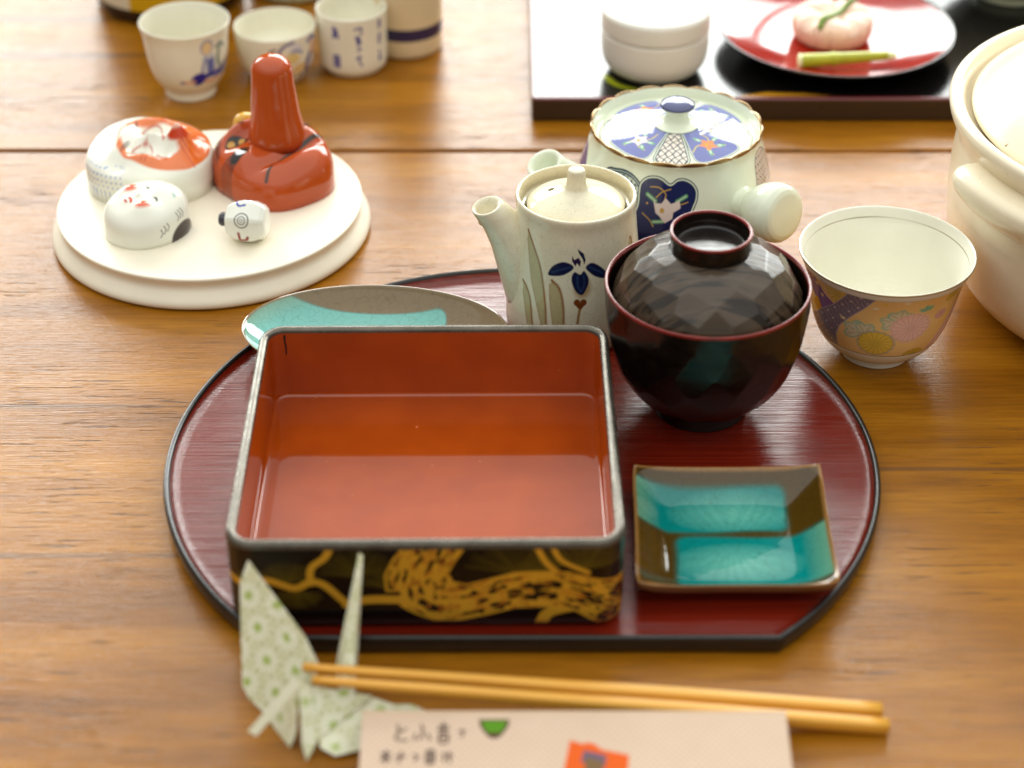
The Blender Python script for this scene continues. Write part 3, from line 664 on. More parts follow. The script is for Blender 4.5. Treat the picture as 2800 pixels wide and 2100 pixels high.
                for k_ in (20, 110, 240, 330):
                    b0 = radians(k_) + ang; p.ell(fx + 7 * cos(b0), fy + 7 * sin(b0), 2.6, 1.2, GN, math.degrees(b0), soft=.4); p.ell(fx + 6.6 * cos(b0), fy + 6.6 * sin(b0), 1.4, .5, lin(220, 232, 220), math.degrees(b0), soft=.4)
                white_flower(p, fx, fy, 5.2, lin(226, 140, 90) if kind == 1 else lin(226, 216, 222), math.degrees(ang) + 20, 5)
                p.clip = m0
        p.clip = np.ones_like(R)
        p.sd(np.maximum(R - 13.2, 12.6 - R), INK, .3, a=.9 )
        p.lay(np.clip((Z - 84.2) / .4, 0, 1), lin(86, 90, 128)); p.lay(np.clip(1 - abs(Z - 84.4) / .5, 0, 1) * (R > 5), lin(50, 56, 96))
        return p.c
    lathe('lid', lp, M['porcelain'], root, np.linspace(-pi, pi, 620, endpoint=False), painter=lpaint)
build_teapot()

# ------------------------------------------------------------------ floral teacup
def build_floral_cup():
    root = thing('floral_teacup', 'white teacup with yellow and pink chrysanthemums on an orange band, beside the clay pot', 'teacup', (.194, .853, 0))
    pr = [(.0150, .002), (.0172, .0002), (.0186, 0), (.0187, .0025), (.0192, .0046), (.0225, .0060), (.0285, .0105), (.0340, .0195), (.0378, .034), (.0398, .046), (.0424, .0545), (.0452, .0612), (.0456, .0625), (.0450, .0630), (.0440, .0622), (.0416, .0560), (.0388, .0455), (.0366, .034), (.0325, .0205), (.0260, .0120), (.012, .0085), (.0001, .008)]
    P = smooth_profile(pr, .00034, 2); th = thetas(620, 120, 105)
    zi = int(np.argmax(P[:, 1])); s_top = None
    WH = lin(238, 236, 222); ORG = lin(242, 202, 132)
    def paint(T, Z, R, S):
        k = .63; top = S[zi, 0]; outer = (S <= top).astype(float); p = Paint(T * k, Z, WH); p.clip = outer
        def pts(l): return [(a * k, z) for a, z in l]
        band = np.maximum(18.2 - Z, Z - 58.2); p.sd(band, ORG, .3)
        p.clip = outer * np.clip(.5 - band / .3, 0, 1)
        p.lay(.25 * (np.sin(T * .17) * np.sin(Z * .21) > .2), lin(236, 184, 110))
        PUR = lin(128, 96, 146); INKP = lin(120, 114, 128)
        p.poly(pts([(-75, 60), (-66, 60), (-59.4, 52.3), (-55, 49.2), (-48.7, 45.9), (-61.1, 38.8), (-67.6, 41.6), (-80, 50)]), PUR, soft=.5, curve=True)
        for (a, z, r) in ((-64, 54, 1.0), (-60, 48, 1.2), (-68, 57, .8)): p.ell(a * k, z, r, r, lin(226, 190, 120))
        p.mum(-43.5 * k, 55, 6.4, 8.0, 14, lin(228, 200, 96), lin(140, 116, 50))
        p.poly(pts([(-74, 38), (-67, 44)  , (-62, 38), (-64, 33)]), lin(226, 158, 40), soft=.6, curve=True)
        DK = [(-78, 30.1), (-70, 33), (-60, 39.5), (-48.7, 45.9), (-40, 53), (-33.9, 59.5), (-14.8, 59.5), (-23.7, 50.3), (-34.7, 41.6), (-43.2, 34.1), (-47.5, 26.7), (-47.3, 17), (-59.1, 17), (-71.3, 17), (-85, 22)]
        d = p.poly(pts(DK), INKP, soft=.35)
        LC = lin(176, 164, 176)
        p.sd(abs(d) - .22, LC, .3)
        u = (T * k * .72 + Z * .70) ; v = (-T * k * .70 + Z * .72)
        gu = (u / 6.4) % 1 - .5; gv = (v / 4.6) % 1 - .5
        ringd = np.abs(np.hypot(gu * 6.4, gv * 4.6) - 2.9) - .14; p.lay((d < -.4) * np.clip(.5 - ringd / .3, 0, 1) * .85, LC)
        ringd = np.abs(np.hypot((np.abs(gu) - .5) * 6.4, (np.abs(gv) - .5) * 4.6) - 2.9) - .14; p.lay((d < -.4) * np.clip(.5 - ringd / .3, 0, 1) * .85, LC)
        p.lay((d < -.6) * (np.hypot(gu * 6.4, gv * 4.6) < .55), lin(222, 206, 190))
        ST = [(34, 17), (40, 24), (50, 36), (62, 48), (74, 59), (95, 59), (95, 17)]
        d = p.poly(pts(ST), lin(224, 188, 196), soft=.6); p.sd(abs(d + 1.4) - .5, lin(190, 150, 168), .5)
        for a, z, c in ((-15.3, 52, lin(240, 226, 190)), (5.5, 57, lin(240, 226, 190)), (-9.2, 55.6, lin(236, 196, 90)), (16, 33, lin(236, 190, 80)), (-40, 40, lin(240, 214, 170))): p.ell(a * k, z, 1.3, .9, c, soft=.5)
        TE = lin(140, 192, 166); LF = lin(220, 212, 178); LN = lin(120, 104, 76)
        p.leaf(-27.5 * k, 33.5, 7.0, LF, TE, LN, 150); p.leaf(-22 * k, 34, 6.4, LF, TE, LN, 62); p.leaf(-.5 * k, 43, 6.2, LF, TE, LN, 165); p.leaf(3 * k, 45, 6.0, LF, TE, LN, 85)
        p.leaf(22 * k, 49.5, 3.6, TE, lin(170, 200, 150), lin(90, 150, 110), 100)
        p.stroke(pts([(24, 44), (34, 52), (44, 58)]), .4, lin(236, 206, 150)); p.stroke(pts([(28, 40), (38, 48), (48, 52)]), .3, lin(236, 206, 150))
        p.mum(12.8 * k, 38.6, 9.6, 9.4, 18, lin(240, 198, 186), lin(170, 118, 112), .1, lin(236, 196, 170))
        p.mum(-12.7 * k, 27.6, 9.0, 8.2, 16, lin(232, 198, 80), lin(130, 104, 40), 0, lin(180, 172, 150))
        p.mum(22.5 * k, 18, 6.5, 4.6, 14, lin(214, 180, 70), lin(116, 88, 24))
        p.mum(42 * k, 55, 3.6, 3.8, 10, lin(222, 190, 90), lin(130, 110, 50)); p.mum(37.7 * k, 43.5, 3.6, 3.0, 8, lin(226, 176, 168), lin(160, 104, 100))
        p.clip = outer
        p.sd(abs(Z - 17.9) - .22, lin(110, 92, 70), .25); p.sd(abs(Z - 58.5) - .15, lin(150, 128, 92), .25, a=.7); p.sd(abs(Z - 5.2) - .2, lin(130, 112, 88), .3, a=.8)
        p.clip[:] = 1
        p.lay((Z > 61.6) * np.clip(1 - abs(R - 45.5) / .45, 0, 1), lin(178, 150, 96), .6)
        inner = (S > top); p.lay(inner * np.clip(1 - abs(Z - 57.6) / .35, 0, 1) * np.clip(.75 + .5 * np.sin(T * .07), 0, 1), lin(150, 124, 70), .6)
        return p.c
    lathe('cup_body', P, M['porcelain'], root, th, painter=paint)
build_floral_cup()

# ------------------------------------------------------------------ clay pot at the right edge
def build_donabe():
    root = thing('clay_pot', 'large cream earthenware pot with lug handle and domed lid, cut off by the right edge', 'cooking pot', (.3565, .9060, 0))
    pr = [(.070, .001), (.084, 0), (.098, .005), (.109, .016), (.1160, .032), (.1192, .052), (.1196, .072), (.1185, .090), (.1180, .095), (.1196, .100), (.1240, .108), (.1252, .1125), (.1248, .1155), (.1222, .1170), (.1190, .1160), (.1165, .1125), (.1150, .1085), (.110, .107), (.108, .102), (.105, .06), (.09, .02), (.0001, .012)]
    lathe('pot_body', smooth_profile(pr, .0012, 2), M['cream'], root, np.linspace(0, 2 * pi, 240, endpoint=False))
    lp = smooth_profile([(r, z + .014) for r, z in [(.105, .0945), (.1125, .0955), (.1135, .0975), (.1110, .1010), (.098, .1110), (.075, .1240), (.045, .1330), (.028, .1355), (.020, .1370), (.019, .1430), (.022, .1500), (.023, .1540), (.021, .1560), (.019, .1550), (.0170, .1480), (.0001, .1470)]], .0012, 2)
    lathe('lid', lp, M['cream'], root, np.linspace(0, 2 * pi, 240, endpoint=False))
    for ang in (-47, 133):
        # lug: a thick rounded ledge hugging the wall
        n = 60; rows = []
        sec = [(.1120, -.0200), (.1220, -.0170), (.1310, -.0090), (.1365, -.0010), (.1370, .0045), (.1340, .0080), (.1265, .0095), (.1150, .0092)]
        sec = smooth_profile(sec, .0012, 2)
        th = np.radians(np.linspace(-31, 31, n)); V = []
        for t in th:
            k = max(0, 1 - (abs(math.degrees(t)) / 31) ** 12) ** .5
            for r, z in sec: V.append(((.113 + (r - .113) * (.42 + .58 * k)) * sin(t + radians(ang)), -(.113 + (r - .113) * (.42 + .58 * k)) * cos(t + radians(ang)), .0925 + z * (.35 + .65 * k)))
        m_ = len(sec); F = grid_faces(n, m_, False).tolist(); F.append(list(range(m_))); F.append([(n - 1) * m_ + q for q in range(m_)][::-1])
        F += [[i * m_ + m_ - 1, i * m_, (i + 1) * m_, (i + 1) * m_ + m_ - 1] for i in range(n - 1)]
        make_mesh('lug_handle', V, F, M['cream'], root)
build_donabe()

# ------------------------------------------------------------------ square sauce dish
def build_sauce_dish():
    root = thing('sauce_dish', 'small square dish glazed brown and turquoise in two bars, on the red tray', 'dish', (.1005, .6815, .006), radians(.4))
    n = 200; u = np.linspace(-1, 1, n); U, V_ = np.meshgrid(u, u)
    hx, hy = .0452, .0432
    e = np.maximum(abs(U), abs(V_)); rr = (abs(U) ** 7 + abs(V_) ** 7) ** (1 / 7)
    rd = np.clip(rr, 0, 1.2)
    h = .0032 + .0108 * np.clip((rd - .64) / .36, 0, 1) ** 1.3
    cr = np.clip(abs(U * V_), 0, 1) ** 6 * .0022; h = h + cr
    corner = 1 - .030 * (abs(U) * abs(V_)) ** 8
    bow = 1 - .018 * (1 - V_ ** 2) * abs(U) ** 4
    X = U * hx * corner * (1 - .018 * (1 - V_ ** 2)); Y = V_ * hy * corner * (1 - .018 * (1 - U ** 2))
    X = X + .0016 * V_
    p = Paint(U, V_, lin(78, 56, 14))
    TQ = lin(4, 128, 124); TL = lin(112, 188, 170)
    def bar(u0, u1, v0, v1, dark):
        d = np.maximum(np.maximum(u0 - U, U - u1), np.maximum(v0 - V_, V_ - v1)); rc = .12
        qx = np.maximum(np.maximum(u0 + rc - U, U - u1 + rc), 0); qy = np.maximum(np.maximum(v0 + rc - V_, V_ - v1 + rc), 0)
        d = np.where((qx > 0) & (qy > 0), np.hypot(qx, qy) - rc, d) + .02 * np.sin(U * 5) * np.sin(V_ * 7)
        p.sd(d, lin(50, 84, 60), .10, a=.9); p.sd(d + .02, TQ, .07)
        return d
    for b in ((-1.2, .62, .155, .84), (-.58, 1.2, -.78, .095)):
        d = bar(*b, 0); cx, cy = (0.05, (b[2] + b[3]) / 2 - .02)
        g = np.clip(1.15 - np.hypot((U - cx) / .62, (V_ - cy) / .30), 0, 1) ** .7
        st = .90 + .10 * np.sin(np.arctan2(V_, U) * 26 + 3 * np.sin(U * 9))
        p.lay(g * .75 * st * (d < -.03), TL)
        ed = np.clip((np.abs(U) - .72) / .28, 0, 1); p.lay(ed * .5 * (d < -.02), lin(150, 190, 140))
    p.lay(np.clip((np.maximum(abs(U), abs(V_)) - .95) / .03, 0, 1), lin(150, 106, 56))
    top = np.stack([X, Y, h], -1).reshape(-1, 3)
    F = grid_faces(n, n, False).tolist()
    # underside and edge
    idx = np.arange(n * n).reshape(n, n); loop = list(idx[0, :]) + list(idx[1:, -1]) + list(idx[-1, -2::-1]) + list(idx[-2:0:-1, 0])
    L = len(loop); Vs = [top]; col = [p.c.reshape(-1, 4)]; base = n * n; prev = loop
    br = np.array(tuple(lin(112, 72, 36)) + (0,))
    for k, (s, dz) in enumerate(((1.006, -.0008), (1.004, -.0026), (.985, -.0050), (.80, -.0108), (.66, -.0125), (.64, -.030))):
        q = top[loop].copy(); q[:, :2] *= s; q[:, 2] = np.maximum(q[:, 2] + dz, .0) if k < 4 else (.0022 if k == 4 else 0.0)
        Vs.append(q); col.append(np.repeat(br[None], L, 0)); cur = list(range(base, base + L)); base += L
        F += [[prev[i], prev[(i + 1) % L], cur[(i + 1) % L], cur[i]][::-1] for i in range(L)]; prev = cur
    F.append(prev)
    make_mesh('dish_body', np.concatenate(Vs), F, M['turq'], root, np.concatenate(col))
build_sauce_dish()

# ------------------------------------------------------------------ oval plate behind the box
def build_oval():
    root = thing('oval_plate', 'shallow oval plate with turquoise crackle centre and grey-brown border, behind the lacquer box', 'plate', (-.0715, .8385, .006))
    a, b = .0698, .0428
    pr = smooth_profile([(1e-4, .0035), (.60, .0036), (.80, .0070), (.95, .0142), (.995, .0172), (1.0, .0178), (1.003, .0170), (.985, .0148), (.90, .0095), (.72, .0030), (.62, .0012), (.60, 0), (.55, 0), (.54, .0014), (1e-4, .0016)], .012, 2)
    th = np.linspace(0, 2 * pi, 360, endpoint=False)
    # finer radial sampling near the glaze edges
    T, Rr = np.meshgrid(th, pr[:, 0]); Z = np.repeat(pr[:, 1:2], 360, 1)
    tw = radians(-4)
    x = Rr * a * np.cos(T); y = Rr * b * np.sin(T); X = x * cos(tw) - y * sin(tw); Y = x * sin(tw) + y * cos(tw)
    p = Paint(X * 1000, Y * 1000, lin(128, 104, 74)); topside = (np.arange(len(pr)) < np.argmax(pr[:, 1]) - 1)[:, None] * np.ones((1, 360)); p.clip = topside
    d = np.maximum(Y * 1000 - (33.0 - .035 * (X * 1000 + 40)), X * 1000 - 36.5); rc = 6
    qx = np.maximum(X * 1000 - 36.5 + rc, 0); qy = np.maximum(Y * 1000 - (33.0 - .035 * (X * 1000 + 40)) + rc, 0)
    d = np.where((qx > 0) & (qy > 0), np.hypot(qx, qy) - rc, d)
    p.sd(d, lin(90, 140, 130), .8, a=.9); p.sd(d + .5, lin(118, 186, 178), .6)  # turquoise lightened, the sheen over the plate is in its colour
    p.lay(np.clip((Rr - .86) / .12, 0, 1) * .55 * (d < -.5), lin(140, 150, 120))
    V = np.stack([X, Y, Z], -1).reshape(-1, 3); make_mesh('plate_body', V, grid_faces(len(pr), 360, True), M['turq'], root, p.c.reshape(-1, 4))
build_oval()

# ------------------------------------------------------------------ round ceramic stand and the game cups
BX, BY, BZ = -.1765, .9830, .0178
def build_stand():
    pr = [(.0001, .001), (.088, 0), (.0918, .0005), (.0930, .0025), (.0925, .0050), (.0895, .0085), (.0872, .0110), (.0870, .0135), (.0885, .0165), (.0886, .0178), (.0878, .0184), (.0850, .0181), (.0820, .0178), (.0001, .0178)]
    o = lathe('round_stand', smooth_profile(pr, .0007, 2), M['bisque'], None, np.linspace(0, 2 * pi, 220, endpoint=False), loc=(BX, BY, 0))
    tag(o, 'round matt cream ceramic stand with grooved side, carrying the mask cups', 'stand')
build_stand()

def mask_cup(name, label, cat, c, up_dir, a, b, H, e1, e2, bumps, painter, egg=.0, nz=110, na=300, zoff=BZ, tilt=0, sq=2.0):
    """face-up mask: u runs chin to forehead, v across; rotated so +u points along up_dir"""
    ang = atan2(up_dir[1], up_dir[0])
    root = thing(name, label, cat, (c[0], c[1], zoff), ang)
    t = np.linspace(0, pi / 2, nz)[:, None]; ph = np.linspace(0, 2 * pi, na, endpoint=False)[None, :]
    rr = np.sin(t) ** e1; hh = np.cos(t) ** e2
    k = 1 + egg * np.cos(ph); g = (np.abs(np.cos(ph)) ** sq + np.abs(np.sin(ph)) ** sq) ** (-1 / sq); g = 1 + (g - 1) * rr
    U = a * rr * g * np.cos(ph); V = b * rr * g * np.sin(ph) * k; Z = H * hh * np.ones_like(ph)
    wy = U * sin(ang) + V * cos(ang); Z = Z * (1 + tilt * wy / max(a, b))
    w = 1 - rr ** 8
    for (u0, v0, su, sv, h) in bumps: Z = Z + w * h * np.exp(-((U - u0) / su) ** 2 - ((V - v0) / sv) ** 2)
    p = Paint(U * 1000, V * 1000, (0, 0, 0)); painter(p, U * 1000, V * 1000, Z * 1000)
    verts = np.stack([U, V, Z], -1).reshape(-1, 3); F = grid_faces(nz, na, True).tolist(); F.append([(nz - 1) * na + q for q in range(na)])
    make_mesh('mask_face', verts, F, M['mask'], root, p.c.reshape(-1, 4))
    return root
WHT = lin(240, 240, 228); BLK = lin(34, 32, 30); ORN = lin(226, 112, 44)
def okame_paint(p, U, V, Z):
    p.c[...] = WHT + (0,)
    RD = lin(224, 92, 56); ph = np.degrees(np.arctan2(V, U))
    for s in (-1, 1):
        p.ell(-4.5, s * 8.8, 4.2, 3.0, RD, s * 10, soft=1.8, a=.95)
        p.poly([(3.6, s * 3.0), (5.4, s * 4.4), (5.2, s * 6.8), (3.6, s * 8.6), (4.2, s * 5.4)], BLK, soft=.5)
        p.ell(15.0, s * 6.5, .9, 2.4, lin(110, 170, 160), 20 * s, soft=.8, a=.7)
    p.stroke([(-9.4, -3.2), (-8.6, -1), (-9.2, 0), (-8.6, 1), (-9.4, 3.2)], 1.5, lin(206, 60, 44), soft=.4); p.stroke([(-11.6, -1.6), (-11.6, 1.6)], 1.1, lin(206, 60, 44), soft=.3)
    p.ell(-3.4, 0, .5, .9, lin(200, 120, 90), a=.6)
    # dark hair patch low on the side wall with fine strokes above it
    q = Paint(ph, Z, (0, 0, 0)); side = (np.hypot(U, V) > 17)
    d = (np.hypot((ph + 48) / 27, (Z - 0) / 9.5) - 1) * 9
    p.lay(side * np.clip(.5 - d / .6, 0, 1), lin(62, 50, 48))
    for k, (a0, z0) in enumerate(((-92, 8), (-86, 9.5), (-80, 10.5), (-58, 13.5), (-52, 14), (-46, 14.2), (-18, 12), (-12, 11), (-6, 10))):
        dd, _ = Paint(ph * .36, Z, (0, 0, 0)).dist([(a0 * .36, z0 - 2.2), ((a0 + 4) * .36, z0), ((a0 + 2) * .36, z0 + 2.4)])
        p.lay(side * np.clip(.5 - (dd - .3) / .3, 0, 1) * .85, BLK)
mask_cup('moon_faced_mask_cup', 'small white face-mask cup with red cheeks, nearest on the cream stand', 'mask cup', (-.2075, .9500), (.86, .50), .0250, .0220, .0220, .55, .48,
         [(-.0055, .0095, .006, .006, .0026), (-.0055, -.0095, .006, .006, .0026), (-.0035, 0, .003, .0022, .0022), (-.010, 0, .0035, .004, .0016), (.012, 0, .006, .010, .0018), (.004, .006, .003, .004, -.0010), (.004, -.006, .003, .004, -.0010)], okame_paint, egg=-.06, tilt=.16)
def hyot_paint(p, U, V, Z):
    p.c[...] = WHT + (0,)
    ph = np.degrees(np.arctan2(V, U)); p.U = p.U + 6; U0, V0 = U, V; U = U + 6
    d = np.hypot((U + 3.5) / 29, V / 25) - 1
    band = np.maximum(d * 24, -(np.hypot((U - 1.5) / 20.5, V / 16.0) - 1) * 15)
    p.sd(band, ORN, 1.6, a=.95)
    p.poly([(-34, -20), (-20, -15), (-14, -6), (-13.5, 6), (-20, 15), (-34, 20)], ORN, soft=3, a=.95)
    p.sd(-d * 24, WHT, 1.4)
    p.lay(np.clip((np.hypot(U0 / 37.5, V0 / 32.5) - .945) / .02, 0, 1), WHT)
    p.ell(-1, 0, 9, 10, WHT, soft=2.5)
    RD = lin(190, 62, 30)
    for s in (-1, 1):
        p.ell(8.8, s * 9.6, 3.0, 1.9, BLK, 15 * s, soft=.7); p.ell(9.6, s * 9.4, .9, .6, WHT, soft=.4); p.ring(7.0, s * 9.6, 5.8, .8, RD, soft=.6, a=.8)
        p.ell(17, s * 10, 1.2, 5.0, lin(70, 60, 56), -12 * s, soft=.8, a=.6)
        p.stroke([(-2, s * 10), (-7, s * 12), (-9, s * 16)], 1.0, RD, soft=.5, a=.85)
        for q in (-1, 1.2): p.stroke([(2 + q, s * 17), (2.4 + q, s * 22)], .7, RD, soft=.4, a=.8)
    for q in (-14, -10, -6, -2.5, 3, 7, 11): p.stroke([(-15, q * .55), (-21, q), (-26, q * 1.3)], .8, RD, soft=.5, a=.75)
    p.ell(-12.5, .5, 6.2, 5.0, lin(204, 66, 30), soft=.9); p.ell(-12.0, .5, 2.9, 2.0, lin(232, 180, 160), soft=.8); p.ell(-4.0, 0, 1.2, 2.6, RD, soft=.6, a=.9)
    # blue dotted kerchief low on the near forehead side
    gy = (ph * .20 + .25 * np.floor(Z * .31)) % 1 - .5; gz = (Z * .31) % 1 - .5
    side = (ph > 30) & (ph < 78) & (Z < 21) & (Z > 3) & (np.hypot(U0, V0) > 22)
    p.lay(side * (np.hypot(gy * 2.9, gz * 3.2) < .62) * .85, lin(84, 124, 208))
mask_cup('pursed_mouth_mask_cup', 'larger white face-mask cup with orange beard and pursed red mouth, on the stand', 'mask cup', (-.2135, 1.0070), (-.985, .17), .0375, .0325, .0265, .50, .26,
         [(u_, v_, p_, q_, 1.45 * h_) for u_, v_, p_, q_, h_ in ((-.0180, .0005, .0058, .0052, .0085), (-.003, 0, .008, .0036, .0042), (.0020, .0105, .0055, .0055, -.0040), (.0020, -.0105, .0055, .0055, -.0040), (.015, 0, .006, .018, .0035), (.0, .0185, .012, .006, .0028), (.0, -.0185, .012, .006, .0028), (-.024, 0, .006, .014, .003), (-.010, .011, .005, .004, -.002), (-.010, -.011, .005, .004, -.002), (.012, .024, .006, .007, -.0035), (.026, .004, .006, .014, -.0025))], hyot_paint, egg=.10, tilt=.16, sq=2.35)

RED_T = lin(184, 76, 28)
def build_tengu():
    c = (-.1400, 1.0050); updir = (-.62, .78)
    def paint(p, U, V, Z):
        p.c[...] = RED_T + (0,)
        GD = lin(214, 160, 70)
        for s in (-1, 1):
            o = -3 if s < 0 else 0
            p.poly([(10, s * 11 + o), (16, s * 12 + o), (19, s * 19 + o), (15, s * 24 + o), (12, s * 19 + o)], BLK, soft=.6, curve=True)
            p.ell(13.6, s * 13.4 + o, 1.9, 2.0, GD, 0, soft=.5); p.ell(15.6, s * 19.6 + o, 1.8, 2.5, GD, soft=.5)
            p.stroke([(21, s * 8), (25, s * 14), (24, s * 21)], 2.2, BLK, soft=.8, taper=.5, a=.8)
            # moustache brushed down the cheek
            p.poly([(2, s * 15 + o), (6, s * 18 + o), (6, s * 25 + o), (2, s * 29 + o), (-2.5, s * 27 + o), (-2, s * 19 + o)], BLK, soft=.8)
            for q in range(5): p.stroke([(5.5 - 1.7 * q, s * 26), (6 - 1.9 * q, s * 30), (6.4 - 2.2 * q, s * 35)], 1.3, BLK, soft=.4, taper=.6)
            p.stroke([(26, s * 23), (20, s * 27), (14, s * 30)], 5.0, BLK, soft=2.6, taper=.5, a=.85)
        p.stroke([(-10, -27), (-12, -18), (-13.2, -8), (-14, 0), (-16, 8), (-19, 15), (-24, 21)], 2.0, lin(52, 44, 34), soft=.6)
    bumps = [(.0036, -.0052, .011, .010, .008), (-.0235, -.003, .0075, .0180, .0028), (-.0145, -.002, .0030, .026, -.0034), (-.004, .0200, .008, .008, .0035), (-.006, -.0200, .008, .008, .0040), (.0215, .0110, .004, .010, .0045), (.0215, -.013, .004, .010, .0045), (.0145, .0165, .0040, .008, -.0028), (.0145, -.0190, .0040, .008, -.0028), (.022, 0, .006, .016, .002)]
    root = mask_cup('long_nosed_mask_cup', 'red-brown face-mask cup with a long upright nose, on the cream stand', 'mask cup', c, updir, .0350, .0325, .0275, .46, .40, bumps, paint, egg=.10, tilt=.22, sq=2.7)
    zs = [.024, .030, .0345, .038, .042, .048, .056, .064, .0715, .0765]; rs_ = [.0176, .0172, .0165, .0157, .0150, .0142, .0135, .0128, .0123, .0121]
    for k in range(1, 13): t = k / 12 * pi / 2; zs.append(.0765 + .0115 * sin(t)); rs_.append(max(.0121 * cos(t), .0002))
    zs = [.024 + (z - .024) * .865 for z in zs]
    V, F = tube([(.0036 + (z - .024) * .02, -.0052, z) for z in zs], rs_, 56, normals=[(.02, 0, 1)] * len(zs))
    make_mesh('nose', V, F, M['mask'], root, np.repeat(np.array([tuple(RED_T) + (0,)]), len(V), 0))
    # little yellow cap tied on the forehead
    t = np.linspace(0, pi / 2, 24)[:, None]; ph = np.linspace(0, 2 * pi, 48, endpoint=False)[None, :]
    V = np.stack([.0265 + .0058 * np.sin(t) ** .8 * np.cos(ph), .003 + .0075 * np.sin(t) ** .8 * np.sin(ph), .0265 + .0095 * np.cos(t) ** .7 * np.ones_like(ph)], -1).reshape(-1, 3)
    F = grid_faces(24, 48, True).tolist(); F.append([23 * 48 + q for q in range(48)])
    make_mesh('forehead_cap', V, F, M['mask'], root, np.repeat(np.array([tuple(lin(224, 172, 62)) + (0,)]), len(V), 0))
build_tengu()

def build_top():
    ax = radians(172)
    root = thing('spinning_top', 'tiny six-sided white ceramic top with a dark stem, lying on the cream stand', 'spinning top', (-.1490, .9400, BZ + .0113), ax)
    prof = np.array([(-.0115, .0001), (-.0115, .0060), (-.0108, .0078), (-.0085, .0098), (-.004, .0114), (.001, .0116), (.005, .0108), (.0085, .0094), (.0110, .0079), (.0118, .0062), (.0120, .0001)])
    s = np.linspace(0, 1, 120); d = np.r_[0, np.cumsum(np.hypot(*np.diff(prof, axis=0).T))]; d /= d[-1]
    X = np.interp(s, d, prof[:, 0]); Rr = np.interp(s, d, prof[:, 1])
    ph = np.linspace(0, 2 * pi, 240, endpoint=False); a = (ph + pi / 6 + pi / 2) % (pi / 3) - pi / 6
    hexr = 1 / np.maximum(np.cos(a), .91); hexr = np.minimum(hexr, 1.10)
    XX = np.repeat(X[:, None], 240, 1); R2 = Rr[:, None] * hexr[None, :]; PH = np.repeat(ph[None], 120, 0)
    # axis along local x; local +x is the stem end
    Vv = np.stack([XX, R2 * np.sin(PH), -R2 * np.cos(PH)], -1).reshape(-1, 3)
    face = np.floor(((np.degrees(PH) + 30) % 360) / 60); fc = (np.degrees(PH) - face * 60 + 180) % 360 - 180
    p = Paint(XX * 1000, np.radians(fc) * 11.2, lin(240, 240, 230))
    IK = lin(70, 76, 72)
    for f, kind in ((0, 0), (1, 1), (2, 2), (3, 3), (4, 0), (5, 2)):
        p.clip = (face == f) * (np.abs(XX) < .0098)
        if kind == 2:
            p.ring(.6, 0, 3.9, .8, IK, a=.9); p.ring(.6, 0, 2.1, .7, IK, a=.8); p.ring(.6, 0, .8, .5, IK, a=.7)
        elif kind == 1: p.stroke([(2.5, -4), (2, 0), (2.6, 4)], 1.6, lin(150, 52, 34)); p.stroke([(2.2, 0), (-1.5, .5), (-2.5, 2)], 1.6, lin(150, 52, 34))
        elif kind == 3: p.stroke([(3, 3), (5.2, 0), (3.4, -3), (0, -2.6)], 1.2, lin(60, 76, 170)); p.ell(-.5, 1.2, 1.4, .7, lin(60, 76, 170), 30)
        else: p.ring(.6, 0, 2.9, .8, lin(60, 76, 170))
    make_mesh('top_body', Vv, grid_faces(120, 240, True), M['mask'], root, p.c.reshape(-1, 4))
    V, F = tube([(.0115, 0, 0), (.0135, 0, 0), (.0150, 0, 0), (.0162, 0, 0), (.0166, 0, 0)], [.0036, .0040, .0040, .0032, .0012], 24, up=(0, 0, 1))
    make_mesh('stem', V, F, mat_plain('dark glaze', lin(60, 56, 66), .25), root)
build_top()

# ------------------------------------------------------------------ cups, flask and bottles at the far left
BLU = lin(34, 34, 146); BLU2 = lin(104, 116, 180)
def cup(name, label, cat, loc, pr, painter, wall, n=420):
    root = thing(name, label, cat, loc, 0, 'small blue and white cups')
    pr = list(pr); top = pr[-1]
    P = [(max(pr[0][0] - .003, .004), .0018), (pr[0][0] - .0015, .0002)] + pr + [(top[0] - .0004, top[1] + .0008), (top[0] - wall * .7, top[1] + .0006)]
    P += [(max(r - wall, .001), z) for r, z in pr[::-1][1:] if z > .009] + [(.010, .0075), (.0001, .007)]
    Ps = smooth_profile(P, .0004, 2); zi = int(np.argmax(Ps[:, 1]))
    def pt(T, Z, R, S):
        p = Paint(T * .45, Z, lin(238, 234, 216)); p.clip = (S <= S[zi, 0] - .8).astype(float); painter(p, T, Z); return p.c
    lathe('cup_body', Ps, M['blueware'], root, thetas(n, 80, 105), painter=pt); return root
